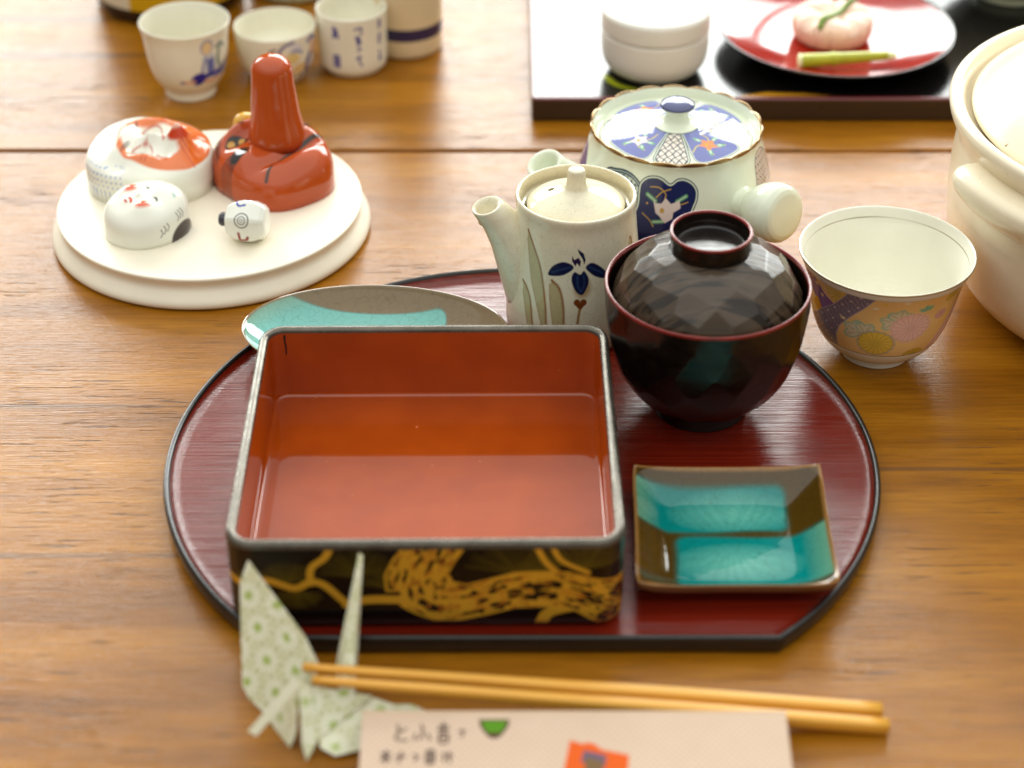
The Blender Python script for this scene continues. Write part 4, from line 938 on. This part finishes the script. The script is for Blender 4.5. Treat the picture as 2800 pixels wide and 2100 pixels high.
def p1(p, T, Z):
    k = .45; FL = lin(226, 178, 150)
    p.ell(37.5 * k, 42, 4.4, 5.6, lin(150, 150, 190), soft=1); p.ell(37.5 * k, 41.5, 3.4, 4.6, lin(236, 210, 160), soft=.8)
    p.poly([(30 * k, 36), (48 * k, 37), (58 * k, 22), (28 * k, 18)], lin(208, 210, 214), soft=1)
    p.poly([(36 * k, 33), (48 * k, 34), (50 * k, 22), (38 * k, 22)], BLU2, soft=1.2); p.stroke([(36 * k, 35), (30 * k, 28), (28 * k, 20)], 1.2, BLU2, soft=.8)
    p.stroke([(52 * k, 40), (62 * k, 42), (70 * k, 38)], 1.6, lin(96, 112, 118), soft=.9); p.stroke([(60 * k, 40), (56 * k, 32), (60 * k, 26)], 2.6, lin(120, 150, 140), soft=1.2)
    p.ell(24 * k, 19.5, 5.6, 4.6, BLU, 20, soft=.8); p.stroke([(20 * k, 20), (40 * k, 21), (60 * k, 22), (82 * k, 26)], 3.6, BLU, soft=.9); p.stroke([(50 * k, 20), (66 * k, 19), (80 * k, 20)], 3, BLU2, soft=1)
    p.stroke([(2 * k, 17.5), (10 * k, 17.8), (16 * k, 18)], 2.6, FL, soft=.8); p.ell(-2 * k, 17.6, 1.6, 1.2, lin(120, 110, 150), soft=.8); p.stroke([(36 * k, 17), (50 * k, 16), (60 * k, 17)], 3, FL, soft=1)
def p2(p, T, Z):
    k = .45; FL = lin(224, 180, 150)
    p.stroke([(9 * k, 25), (12.3 * k, 28.9), (20 * k, 32.5), (32.7 * k, 34)], 1.7, BLU, soft=.8); p.stroke([(-2 * k, 29), (6 * k, 30)], 1.6, lin(110, 84, 110), soft=.9)
    p.ell(36 * k, 29, 5, 3.6, lin(222, 220, 226), soft=.8); p.stroke([(26 * k, 25), (36 * k, 27.5), (46 * k, 25)], 1.6, BLU2, soft=1); p.ell(30 * k, 22, 5.6, 4.2, lin(228, 204, 140), soft=1)
    p.stroke([(58 * k, 31), (66 * k, 33), (76 * k, 31)], 2.6, BLU, soft=.8); p.poly([(64 * k, 31), (84 * k, 28), (80 * k, 18), (62 * k, 20)], FL, soft=1)
    p.stroke([(64 * k, 21), (58 * k, 14), (62 * k, 8)], 3.4, BLU, soft=.8); p.ell(72 * k, 13, 3.2, 4.2, lin(214, 214, 232), soft=.8); p.stroke([(80 * k, 20), (84 * k, 12), (74 * k, 8), (50 * k, 6.5)], 2.2, BLU, soft=.8)
    p.ell(44 * k, 13, 6, 4, lin(230, 200, 140), soft=1.2)
def p3(p, T, Z):
    k = .45; g = 1
    # brush characters in three columns
    a = -23.5 * k
    for l, w in (([(a - 2, 37), (a + 1.5, 36.2)], 1.1), ([(a - .6, 38), (a - .4, 33), (a - 2, 30.5)], 1.2), ([(a, 34.5), (a + 2, 31)], 1.4), ([(a - 2.2, 33.6), (a + 1.9, 34)], 1)): p.stroke(l, w * 1.45, BLU, soft=.35)
    for l in ([(a - 2.2, 17.5), (a + 2, 17.8), (a + 2, 9.6)], [(a - 2.2, 17.5), (a - 2.2, 9.6), (a + 2.2, 9.4)], [(a - 2, 14.4), (a + 2, 14.6)], [(a - 1.8, 12), (a + 1.9, 12.2)], [(a, 17.5), (a, 9.6)]): p.stroke(l, 1.3, BLU, soft=.35, curve=False)
    a = 14.5 * k
    for l, w in (([(a - 2.6, 37.2), (a + 2.2, 38), (a + 2.0, 35.6)], .9), ([(a + 1, 33.4), (a + 3, 34.2)], .7), ([(a - 1, 31), (a + .8, 27.5)], 1.9), ([(a + .4, 31.2), (a - .8, 26.5)], 1.2), ([(a - .6, 24.4), (a + 1.4, 22.6), (a - 1, 21.6)], .8), ([(a - 2.4, 16.2), (a + 2, 16.6)], .7), ([(a, 18), (a - .2, 14.4), (a + 1.9, 10.5)], .9)): p.stroke(l, w * 1.45, BLU, soft=.35)
    a = 54.5 * k
    for l, w in (([(a - 1.6, 39), (a + 1.6, 39)], .8), ([(a, 40.5), (a, 34)], 1.1), ([(a - 1.7, 36.5), (a + 1.7, 36.8)], .8), ([(a - 1.5, 29), (a + 1.7, 29.4)], .8), ([(a, 30.5), (a - .3, 23)], 1.1), ([(a - 1.8, 26), (a + 1.8, 26.4)], .8), ([(a - .2, 18), (a + .2, 11)], 1.2), ([(a - 1.4, 13), (a + 1.6, 12.2)], .9)): p.stroke(l, w * 1.45, BLU, soft=.35)
cup('figure_cup', 'white footed cup painted with a seated blue-robed figure, beside the brown bottle', 'cup', (-.2137, 1.1615, 0), [(.0170, 0), (.0168, .006), (.0205, .010), (.0245, .018), (.0265, .030), (.0275, .042), (.0290, .0490), (.0297, .051)], p1, .0018)
cup('scroll_cup', 'low wide white cup with blue curling brushwork, behind the long nose', 'cup', (-.1585, 1.1875, 0), [(.0170, 0), (.0178, .003), (.0232, .008), (.0260, .018), (.0270, .028), (.0276, .036)], p2, .0017)
cup('lettered_cup', 'straight-sided white cup with columns of blue brush characters, next to the flask', 'cup', (-.1080, 1.2005, 0), [(.0192, 0), (.0212, .0028), (.0232, .006), (.0236, .03), (.0241, .043)], p3, .0024)
def build_flask():
    R = .0255; c = (-.0735, 1.2330)
    root = thing('sake_flask', 'beige flask with a single dark blue band near its base', 'flask', (c[0], c[1], 0))
    pr = [(.020, .001), (.0235, 0), (.0250, .002), (R, .008), (R, .075), (.0240, .090), (.0170, .105), (.0110, .117), (.0095, .128), (.0110, .138), (.0140, .143), (.0132, .1445), (.0105, .140), (.0080, .128), (.0001, .120)]
    P = smooth_profile(pr, .0006, 2)
    def pt(T, Z, R_, S):
        p = Paint(T, Z, lin(222, 202, 164)); p.sd(abs(Z - 18.2) - 4.4, lin(44, 38, 78), .8); return p.c
    lathe('flask_body', P, M['blueware'], root, np.linspace(0, 2 * pi, 120, endpoint=False), painter=pt)
build_flask()
def build_bottles():
    root = thing('sake_bottle', 'large dark brown bottle with a white and yellow label, at the back left corner', 'bottle', (-.2500, 1.3160, 0))
    pr = [(.040, .002), (.049, 0), (.0530, .003), (.0540, .008), (.0540, .24), (.052, .262), (.042, .290), (.026, .318), (.0165, .342), (.0145, .375), (.0150, .392), (.0165, .394), (.0165, .402), (.0001, .403)]
    lathe('glass_body', smooth_profile(pr, .002, 2), mat_plain('brown glass', (.018, .008, .004), .06, .1), root, np.linspace(0, 2 * pi, 128, endpoint=False))
    th = np.radians(np.linspace(-75, 100, 240)); z = np.linspace(.0115, .20, 60); T, Z = np.meshgrid(th, z); R = .0543
    p = Paint(np.degrees(T), Z * 1000, lin(222, 214, 190)); p.sd(-(np.degrees(T) + 22), lin(214, 168, 14), 1.5)
    p.lay(((np.degrees(T) > 6) & (np.abs(Z * 1000 - 90) < 30)) * .6, lin(150, 60, 20))
    V = np.stack([R * np.sin(T), -R * np.cos(T), Z], -1).reshape(-1, 3); V2 = np.stack([(R - .0002) * np.sin(T), -(R - .0002) * np.cos(T), Z], -1).reshape(-1, 3)
    make_mesh('label', V, grid_faces(60, 240, False), M['paper'], root, p.c.reshape(-1, 4))
    root = thing('pale_bottle', 'pale green glazed bottle with a blue glint painted on, behind the low scroll cup', 'bottle', (-.1600, 1.3350, 0))
    pr = [(.026, .001), (.032, 0), (.0345, .004), (.036, .02), (.036, .12), (.033, .15), (.022, .175), (.012, .195), (.010, .225), (.0125, .236), (.011, .238), (.0001, .232)]
    def pt(T, Z, R_, S):
        p = Paint(T * .6, Z, lin(206, 218, 190)); p.ell(-68 * .6, 16, 3.2, 9, lin(50, 20, 200), soft=.8)  # the ellipse paints a violet-blue highlight glint onto the glaze
        nz = np.sin(T * .21 + Z * .3) * np.sin(Z * .5 - T * .1); p.lay((nz > .72) * .6, lin(150, 138, 80)); p.lay((nz < -.7) * .6, lin(120, 170, 130)); return p.c
    lathe('bottle_body', smooth_profile(pr, .001, 2), M['blueware'], root, thetas(300, 60), painter=pt)
build_bottles()

# ------------------------------------------------------------------ black tray with pot, plate and sweet at the back
def build_back():
    x0, x1, y0, y1, h = .0126, .4300, 1.1176, 1.4176, .0165
    root = thing('black_tray', 'rectangular black lacquer tray with dark red edge, behind the teapot', 'tray', ((x0 + x1) / 2, (y0 + y1) / 2, 0))
    hx, hy = (x1 - x0) / 2, (y1 - y0) / 2
    def stack(spec): return [np.c_[rounded_rect(hx - o, hy - o, .0030, 6), np.full(120, z)] for o, z in spec]
    r = stack([(.0012, 0), (.0002, .001), (0, .003), (0, h - .0012)]); n = len(r[0])
    F = grid_faces(len(r), n, True).tolist(); F.append(list(range(n))[::-1]); make_mesh('side_wall', np.concatenate(r), F, mat_plain('dark brown lacquer', lin(52, 36, 24), .30, .1, 60), root)
    r = stack([(0, h - .0012), (.0004, h - .0003), (.0014, h), (.0034, h), (.0042, h - .0004)]); make_mesh('edge', np.concatenate(r), grid_faces(len(r), n, True), mat_plain('dark red edge', lin(96, 34, 36), .16), root)
    # floor with gold leaves painted on the lacquer
    g = np.arange(-hx + .0045, hx - .0044, .0016); gy = np.arange(-hy + .0045, hy - .0044, .0016); X, Y = np.meshgrid(g, gy); p = Paint(X * 1000, Y * 1000, (.005, .004, .004)); z0 = h - .0018
    GL = lin(214, 150, 34); GG = lin(150, 156, 20)
    q = lambda x, y: ((x - (x0 + x1) / 2) * 1000, (y - (y0 + y1) / 2) * 1000)
    p.poly([q(.140, 1.1225), q(.165, 1.1300), q(.190, 1.1285), q(.215, 1.1225)], GL, soft=1.5, metal=.3)
    p.stroke([q(.0600, 1.1560), q(.0680, 1.1420), q(.0800, 1.1340)], 5, GG, soft=1.2, taper=.4)
    V = np.stack([X, Y, np.full_like(X, z0)], -1).reshape(-1, 3); make_mesh('floor_panel', V, grid_faces(len(gy), len(g), False), M['lacq_paint'], root, p.c.reshape(-1, 4))
    gap = stack([(.0042, h - .0004), (.0044, h - .0012), (.0047, h - .0018)]); make_mesh('inner_edge', np.concatenate(gap), grid_faces(3, n, True), M['black'], root)
    zt = h - .0018
    # white lidded jar
    root = thing('lidded_jar', 'plain satin white lidded jar on the black tray', 'jar', (.0940, 1.1655, zt))
    pr = [(.018, .001), (.0225, 0), (.0255, .001), (.0310, .0045), (.0345, .0105), (.0354, .0180), (.0355, .0290), (.0352, .0300), (.0335, .0303), (.0332, .027), (.0001, .027)]
    lathe('jar_body', smooth_profile(pr, .0008, 2), M['whitepot'], root, np.linspace(0, 2 * pi, 160, endpoint=False))
    lp = [(.0318, .0302), (.0346, .0305), (.0355, .0310), (.0357, .0320), (.0357, .0410), (.0353, .0434), (.0338, .0448), (.031, .0453), (.020, .0455), (.0001, .0456)]
    lathe('lid', smooth_profile(lp, .0006, 2), M['whitepot'], root, np.linspace(0, 2 * pi, 160, endpoint=False))
    # round red plate
    PX, PY = .2185, 1.2010
    root = thing('round_plate', 'round red lacquer plate with black edge holding the pink sweet', 'plate', (PX, PY, zt))
    up = [(.0001, .0075), (.030, .0077), (.050, .0092), (.066, .0122), (.0772, .0150)]
    lathe('red_surface', smooth_profile(up, .0012, 2), M['redlac'], root, np.linspace(0, 2 * pi, 200, endpoint=False))
    ed = [(.0772, .0150), (.0788, .0157), (.0800, .0158), (.0804, .0148), (.0790, .0132), (.068, .0090), (.050, .0055), (.044, .0045), (.043, 0), (.040, 0), (.039, .004), (.0001, .0042)]
    lathe('black_edge', smooth_profile(ed, .0008, 2), M['black'], root, np.linspace(0, 2 * pi, 200, endpoint=False))
    # chrysanthemum sweet
    SX, SY = .2155, 1.1975
    root = thing('pink_sweet', 'pale pink flower-shaped bean sweet topped with a green strip, on the red plate', 'sweet', (SX, SY, zt + .0078))
    t = np.linspace(0, 1, 70)[:, None]; ph = np.linspace(0, 2 * pi, 320, endpoint=False)[None, :]
    prof = smooth_profile([(.0001, .0150), (.004, .0152), (.009, .0172), (.014, .0198), (.020, .0200), (.0255, .0178), (.0275, .0130), (.0268, .0060), (.0245, .0010), (.021, 0)], .0006, 2)
    def warp(R, Z, T):
        lobe = np.abs(np.cos(T * 8)) ** .45; k = np.clip((R - .006) / .012, 0, 1); low = np.clip((.0175 - Z) / .004, 0, 1)
        big = np.abs(np.cos(T * 2.5 + .5)) ** .4
        return R * (1 - .05 * k * (1 - lobe) * (.3 + .7 * low)) , Z - .0042 * np.clip((R - .005) / .006, 0, 1) * (1 - big) * (Z > .0135) - .0010 * k * (1 - lobe) * (Z > .0165)
    lathe('sweet_body', prof, M['pink'], root, np.linspace(0, 2 * pi, 320, endpoint=False), warp)
    V, F = tube(catmull([(-.0125, -.0245, .0170), (-.0095, -.0180, .0212), (-.003, -.009, .0195), (.006, .003, .0185), (.013, .012, .0212), (.019, .018, .0190)], 40), np.interp(np.linspace(0, 1, 40), [0, .15, .8, 1], [.0014, .0024, .0019, .0006]), 16)
    make_mesh('green_strip', V, F, M['green'], root)
    # bamboo pick
    root = thing('bamboo_pick', 'short yellow-green bamboo stick with a pale cut end, in front of the pink sweet', 'bamboo pick', (.2165, 1.1455, zt + .0120), radians(2))
    V, F = tube([(-.0285 + .0565 * k / 30, 0, .0035 + .0001 * k) for k in range(31)], [.0044 + (.0005 if k in (11, 12) else 0) - .00005 * k for k in range(31)], 24, sq=.8)
    make_mesh('stick', V, F, M['bamboo'], root)
    V, F = tube([(-.0302, 0, .0035), (-.0296, 0, .0035), (-.0284, 0, .0035)], [.0038, .0046, .0046], 24, sq=.8); make_mesh('cut_end', V, F, M['bamboo_end'], root)
    V, F = tube([(.0279, 0, .0064), (.0310, 0, .0064), (.0340, 0, .0060)], [.0030, .0027, .0010], 20); make_mesh('tip', V, F, M['bamboo_end'], root)
    # celadon bowl at the far corner
    o = lathe('footed_bowl', smooth_profile([(.020, .002), (.023, 0), (.0255, .001), (.026, .006), (.034, .010), (.046, .020), (.054, .036), (.057, .052), (.056, .053), (.052, .038), (.04, .018), (.0001, .012)], .0009, 2), M['celadon'], None, np.linspace(0, 2 * pi, 160, endpoint=False), loc=(.3560, 1.2880, zt))
    tag(o, 'pale green footed bowl on the black tray, cut off by the top edge', 'bowl')
build_back()

# ------------------------------------------------------------------ origami crane
def subdivide_poly(pts, step=.0011):
    """flat polygon -> dense triangle mesh (fan about its centre)"""
    P = [np.array(p, float) / 1000 for p in pts]; c = sum(P) / len(P); V = []; F = []
    for a, b in zip(P, P[1:] + P[:1]):
        n = max(2, int(max(np.linalg.norm(a - b), np.linalg.norm(a - c), np.linalg.norm(b - c)) / step)); base = len(V); idx = {}
        for i in range(n + 1):
            for j in range(n + 1 - i): idx[i, j] = len(V); V.append(c + (a - c) * i / n + (b - c) * j / n)
        for i in range(n):
            for j in range(n - i):
                F.append([idx[i, j], idx[i + 1, j], idx[i, j + 1]])
                if i + j < n - 1: F.append([idx[i + 1, j], idx[i + 1, j + 1], idx[i, j + 1]])
    return np.array(V), F, c
def build_crane():
    root = thing('paper_crane', 'folded paper crane of white paper with green starry flowers, propping the chopsticks', 'origami crane', (-.085, .57, 0))
    PAP = lin(226, 223, 190); GRN = lin(158, 182, 74); LNE = lin(168, 178, 118)
    def flat(pts):
        P = np.array(pts, float); c = P.mean(0); n = np.linalg.svd(P - c)[2][2]
        return (P - np.outer((P - c) @ n, n)).tolist()
    def piece(name, pts, off=(0, 0), plain=False, fold=0):
        if name != 'tail': pts = flat(pts)
        V, F, c = subdivide_poly(pts); P = [np.array(p) / 1000 for p in pts]
        nrm = np.zeros(3)
        for a, b in zip(P, P[1:] + P[:1]): nrm += np.cross(a - c, b - c)
        nrm /= np.linalg.norm(nrm); e1 = np.cross((0, 0, 1.), nrm) if abs(nrm[2]) < .9 else np.array((1., 0, 0)); e1 /= np.linalg.norm(e1); e2 = np.cross(nrm, e1)
        u = (V - c) @ e1 * 1000 + off[0]; v = (V - c) @ e2 * 1000 + off[1]
        p = Paint(u, v, PAP)
        s = 14.0
        for ox, oy in ((0, 0), (s / 2, s * .866)):
            gu = (u - ox + s / 2) % s - s / 2; gv = (v - oy + s * .866) % (s * 1.732) - s * .866; r = np.hypot(gu, gv); t = np.arctan2(gv, gu)
            w6 = ((t / (2 * pi) * 12) % 1 - .5) * 2 * pi / 12 * r; wid = .60 * np.sin(np.clip((r - 1.2) / 5.8, 0, 1) * pi) ** .8
            p.sd(r - 7.2, LNE, .8, a=.40); p.lay(np.clip(.5 - (np.abs(w6) - wid) / .3, 0, 1) * (r < 7), lin(250, 249, 236))
            p.sd(r - 1.3, GRN, 1.3, a=.95); p.lay((r < 4.2) * np.clip(.5 - (np.abs(np.abs(w6) - wid) - .12) / .3, 0, 1) * np.clip(1.5 - r / 3, 0, 1), GRN)
        if name == 'head': p.c[...] = tuple(lin(236, 234, 210)) + (0,)
        if plain: p.c = p.c * .75 + np.array(tuple(lin(236, 234, 206)) + (0,)) * .25
        V2 = np.concatenate([V + nrm * .00012, V - nrm * .00012]) - np.array(root.location); n = len(V)
        F2 = F + [[q + n for q in f[::-1]] for f in F]
        make_mesh(name, V2, F2, M['paper'], root, np.concatenate([p.c, p.c]), smooth=False)
    piece('wing', [(-111.2, 612, 56.6), (-113.7, 611, 45.8), (-112.5, 590, 7.3), (-109.9, 586, 4), (-102.6, 578, .6), (-88.2, 572, 19.2), (-77.4, 584, 23.1), (-83.6, 594, 32.2)], (2, 3))
    piece('head', [(-88.9, 572, 29), (-85.7, 571, 25.9), (-103.6, 556, 11.5), (-106.9, 556, 14.1)], (5, 5), True)
    piece('body', [(-102.4, 577, 1), (-92.6, 559.3, 1), (-86.6, 563, 5.7), (-87.1, 572.5, 26)], (5, 2), True)
    piece('body', [(-87.1, 573, 26), (-85.7, 557, 5.2), (-83.6, 552.3, 1), (-78.6, 560, 6.9), (-82.9, 573, 23.4)], (6, 4), True)
    piece('body', [(-83.1, 574, 22.5), (-57.3, 576, 14.5), (-78.5, 559, 7.4), (-83.6, 552.1, 1.2)], (2, 3))
    piece('wing', [(-78.7, 560, 6.1), (-78.3, 557.1, 3), (-71.9, 553.4, 3), (-59.6, 556.7, 4), (-33.7, 573, 7), (-41.4, 576.1, 9), (-48.8, 574.1, 12), (-57.4, 576, 14)], (1, 6), True)
    piece('tail', [(-64.0, 618, 56.2), (-68.7, 588, 18.5), (-69.5, 578, 13), (-71.2, 578, 12), (-74.2, 592, 14.7)], (4, 1), True)
    piece('tail', [(-64.0, 618, 56.2), (-62.4, 618, 54.6), (-65.1, 592, 14.7), (-65.4, 578, 12), (-69.5, 578, 13), (-68.7, 588, 18.5)], (5, 4))
build_crane()

# ------------------------------------------------------------------ chopsticks and card
def chop(label, a, b):
    a = np.array(a); b = np.array(b); L = np.linalg.norm(b - a)
    V, F = tube([(L * k / 24, 0, 0) for k in range(25)] , [.00150 + .0015 * min(1, k / 15) for k in range(25)], 24, sq=.55)
    V[:, 0] -= 0
    o = make_mesh('chopstick', V, F, M['chop']); d = (b - a) / L
    o.location = a; o.rotation_euler = (0, -math.asin(d[2]), atan2(d[1], d[0]))
    tag(o, label, 'chopstick', 'pair of bamboo chopsticks')
chop('bamboo chopstick lying on the crane, the one farther from the card', (-.0860, .5800, .0268), (.1541, .5787, .0032))
chop('bamboo chopstick lying on the crane, the one tucked under the card', (-.0815, .5725, .0268), (.1556, .5698, .0030))

def build_card():
    # the card leans with its far edge on the chopsticks
    x0, x1 = -.0607, .1113; yt, zt, yb, zb = .5640, .0178, .470, .0006
    root = thing('menu_card', 'tan paper card with brush writing, green bowl drawing and orange emblem, against the chopsticks', 'card', ((x0 + x1) / 2, yb, 0))
    nx, ny = 470, 250; X = np.linspace(x0, x1, nx); S = np.linspace(0, 1, ny); XX, SS = np.meshgrid(X, S)
    L = hypot(yt - yb, zt - zb) * 1000; u = (XX - x0) * 1000; v = L - SS * L       # v: distance below the far edge
    YY = yb + (yt - yb) * SS; ZZ = zb + (zt - zb) * SS
    p = Paint(u, v, lin(204, 176, 154))
    wv = np.minimum(np.abs(((u + v) / 3.0) % 1 - .5), np.abs(((u - v) / 3.0) % 1 - .5)); p.lay(np.clip(.5 - (wv * 3 - .30) / .3, 0, 1) * .7, lin(226, 204, 184))
    p.lay(np.clip((2.2 - v) / .3, 0, 1) * .5, lin(206, 178, 148))
    INKB = lin(66, 44, 40)
    def st(l, w=1.0): p.stroke([(a, b) for a, b in l], w, INKB, soft=.35)
    def ch(ox, oy, s, strokes, w=1.0):
        for l in strokes: st([(ox + s * a, oy + s * b) for a, b in l], w)
    # first row: four brush characters
    ch(13, 7, 1.0, [[(1.5, 0), (2, 3.2)], [(5.0, 1.6), (1.4, 4.4), (1.2, 6.8), (5.6, 7.4)]], .9)
    ch(21.5, 7, 1.0, [[(2.6, 0), (3.4, 2)], [(2.9, 2.6), (3.2, 5.2), (1.8, 6.8)], [(.4, 4.4), (-.2, 7)], [(5.2, 4.2), (6.2, 7)]], .9)
    ch(31, 6.2, 1.0, [[(.2, 1.4), (3.8, 1.2)], [(-.2, 3), (4.2, 2.8)], [(2, -.4), (2, 5)], [(.6, 5), (.6, 9), (3.6, 9), (3.6, 5), (.6, 5)], [(.6, 7), (3.6, 7)]], .95)
    ch(39, 9, 1.0, [[(.2, 1.2), (3, .8)], [(1.4, 0), (2, 2.6), (1.0, 4)]], .7)
    # second row
    for k, cx in enumerate((8.5, 14.5, 20.5, 26.3, 33)):
        ch(cx, 19.4, .9, [[[(0, 1.5), (4, 1.2)], [(2, 0), (2, 6)], [(2, 2.2), (0, 5)], [(2, 2.2), (4.2, 5)]], [[(0, 3), (4, 2.8)], [(2.2, .8), (1.2, 6)]], [[(1, 2), (3, 3), (1.4, 5)]], [[(.4, 0), (.4, 6), (3.4, 6), (3.4, 0), (.4, 0)], [(.4, 3), (3.4, 3)], [(2, 0), (2, 6)]], [[(.4, 1), (.6, 5.5)], [(3, .6), (3.2, 6)], [(1.8, 2.4), (4.2, 2.2)]]][k], .95)
    # green tea bowl
    bc = 53.5
    p.poly([(bc - 6.2, 4.2), (bc + 6.2, 4.2), (bc + 5.8, 7.6), (bc + 3.4, 11.4), (bc + 1.4, 13.4), (bc - 1.4, 13.4), (bc - 3.4, 11.4), (bc - 5.8, 7.6)], lin(84, 54, 36), soft=.5)
    p.poly([(bc - 5, 4.9), (bc + 5, 4.9), (bc + 4.6, 7.4), (bc + 2.6, 10.6), (bc - 2.6, 10.6), (bc - 4.6, 7.4)], lin(84, 140, 20), soft=.5)
    # orange emblem
    p.poly([(84, 14.2), (89, 16.0), (91.5, 15.2), (94, 16.2), (96.5, 18.6), (107.5, 21.2), (104, 50), (77, 50)], lin(222, 92, 20), soft=.5)
    p.poly([(89.5, 19), (98.5, 21.5), (97.5, 27), (88, 24.5)], lin(104, 88, 110), soft=.7); p.poly([(90, 22), (97, 24), (96, 34), (89, 33)], lin(120, 92, 60), soft=.7)
    V = np.stack([XX, YY, ZZ], -1).reshape(-1, 3) - np.array([(x0 + x1) / 2, yb, 0])
    edge = V.copy(); edge[:, 2] -= .0005
    n = len(V); F = grid_faces(ny, nx, False).tolist(); F += [[q + n for q in f[::-1]] for f in F]
    idx = np.arange(n).reshape(ny, nx); loop = list(idx[0, :]) + list(idx[1:, -1]) + list(idx[-1, -2::-1]) + list(idx[-2:0:-1, 0])
    F += [[loop[i], loop[i - 1], loop[i - 1] + n, loop[i] + n] for i in range(len(loop))]
    c = p.c.reshape(-1, 4); make_mesh('card_sheet', np.concatenate([V, edge]), F, M['paper'], root, np.concatenate([c, np.repeat(np.array([tuple(lin(188, 156, 120)) + (0,)]), n, 0)]), smooth=False)
build_card()
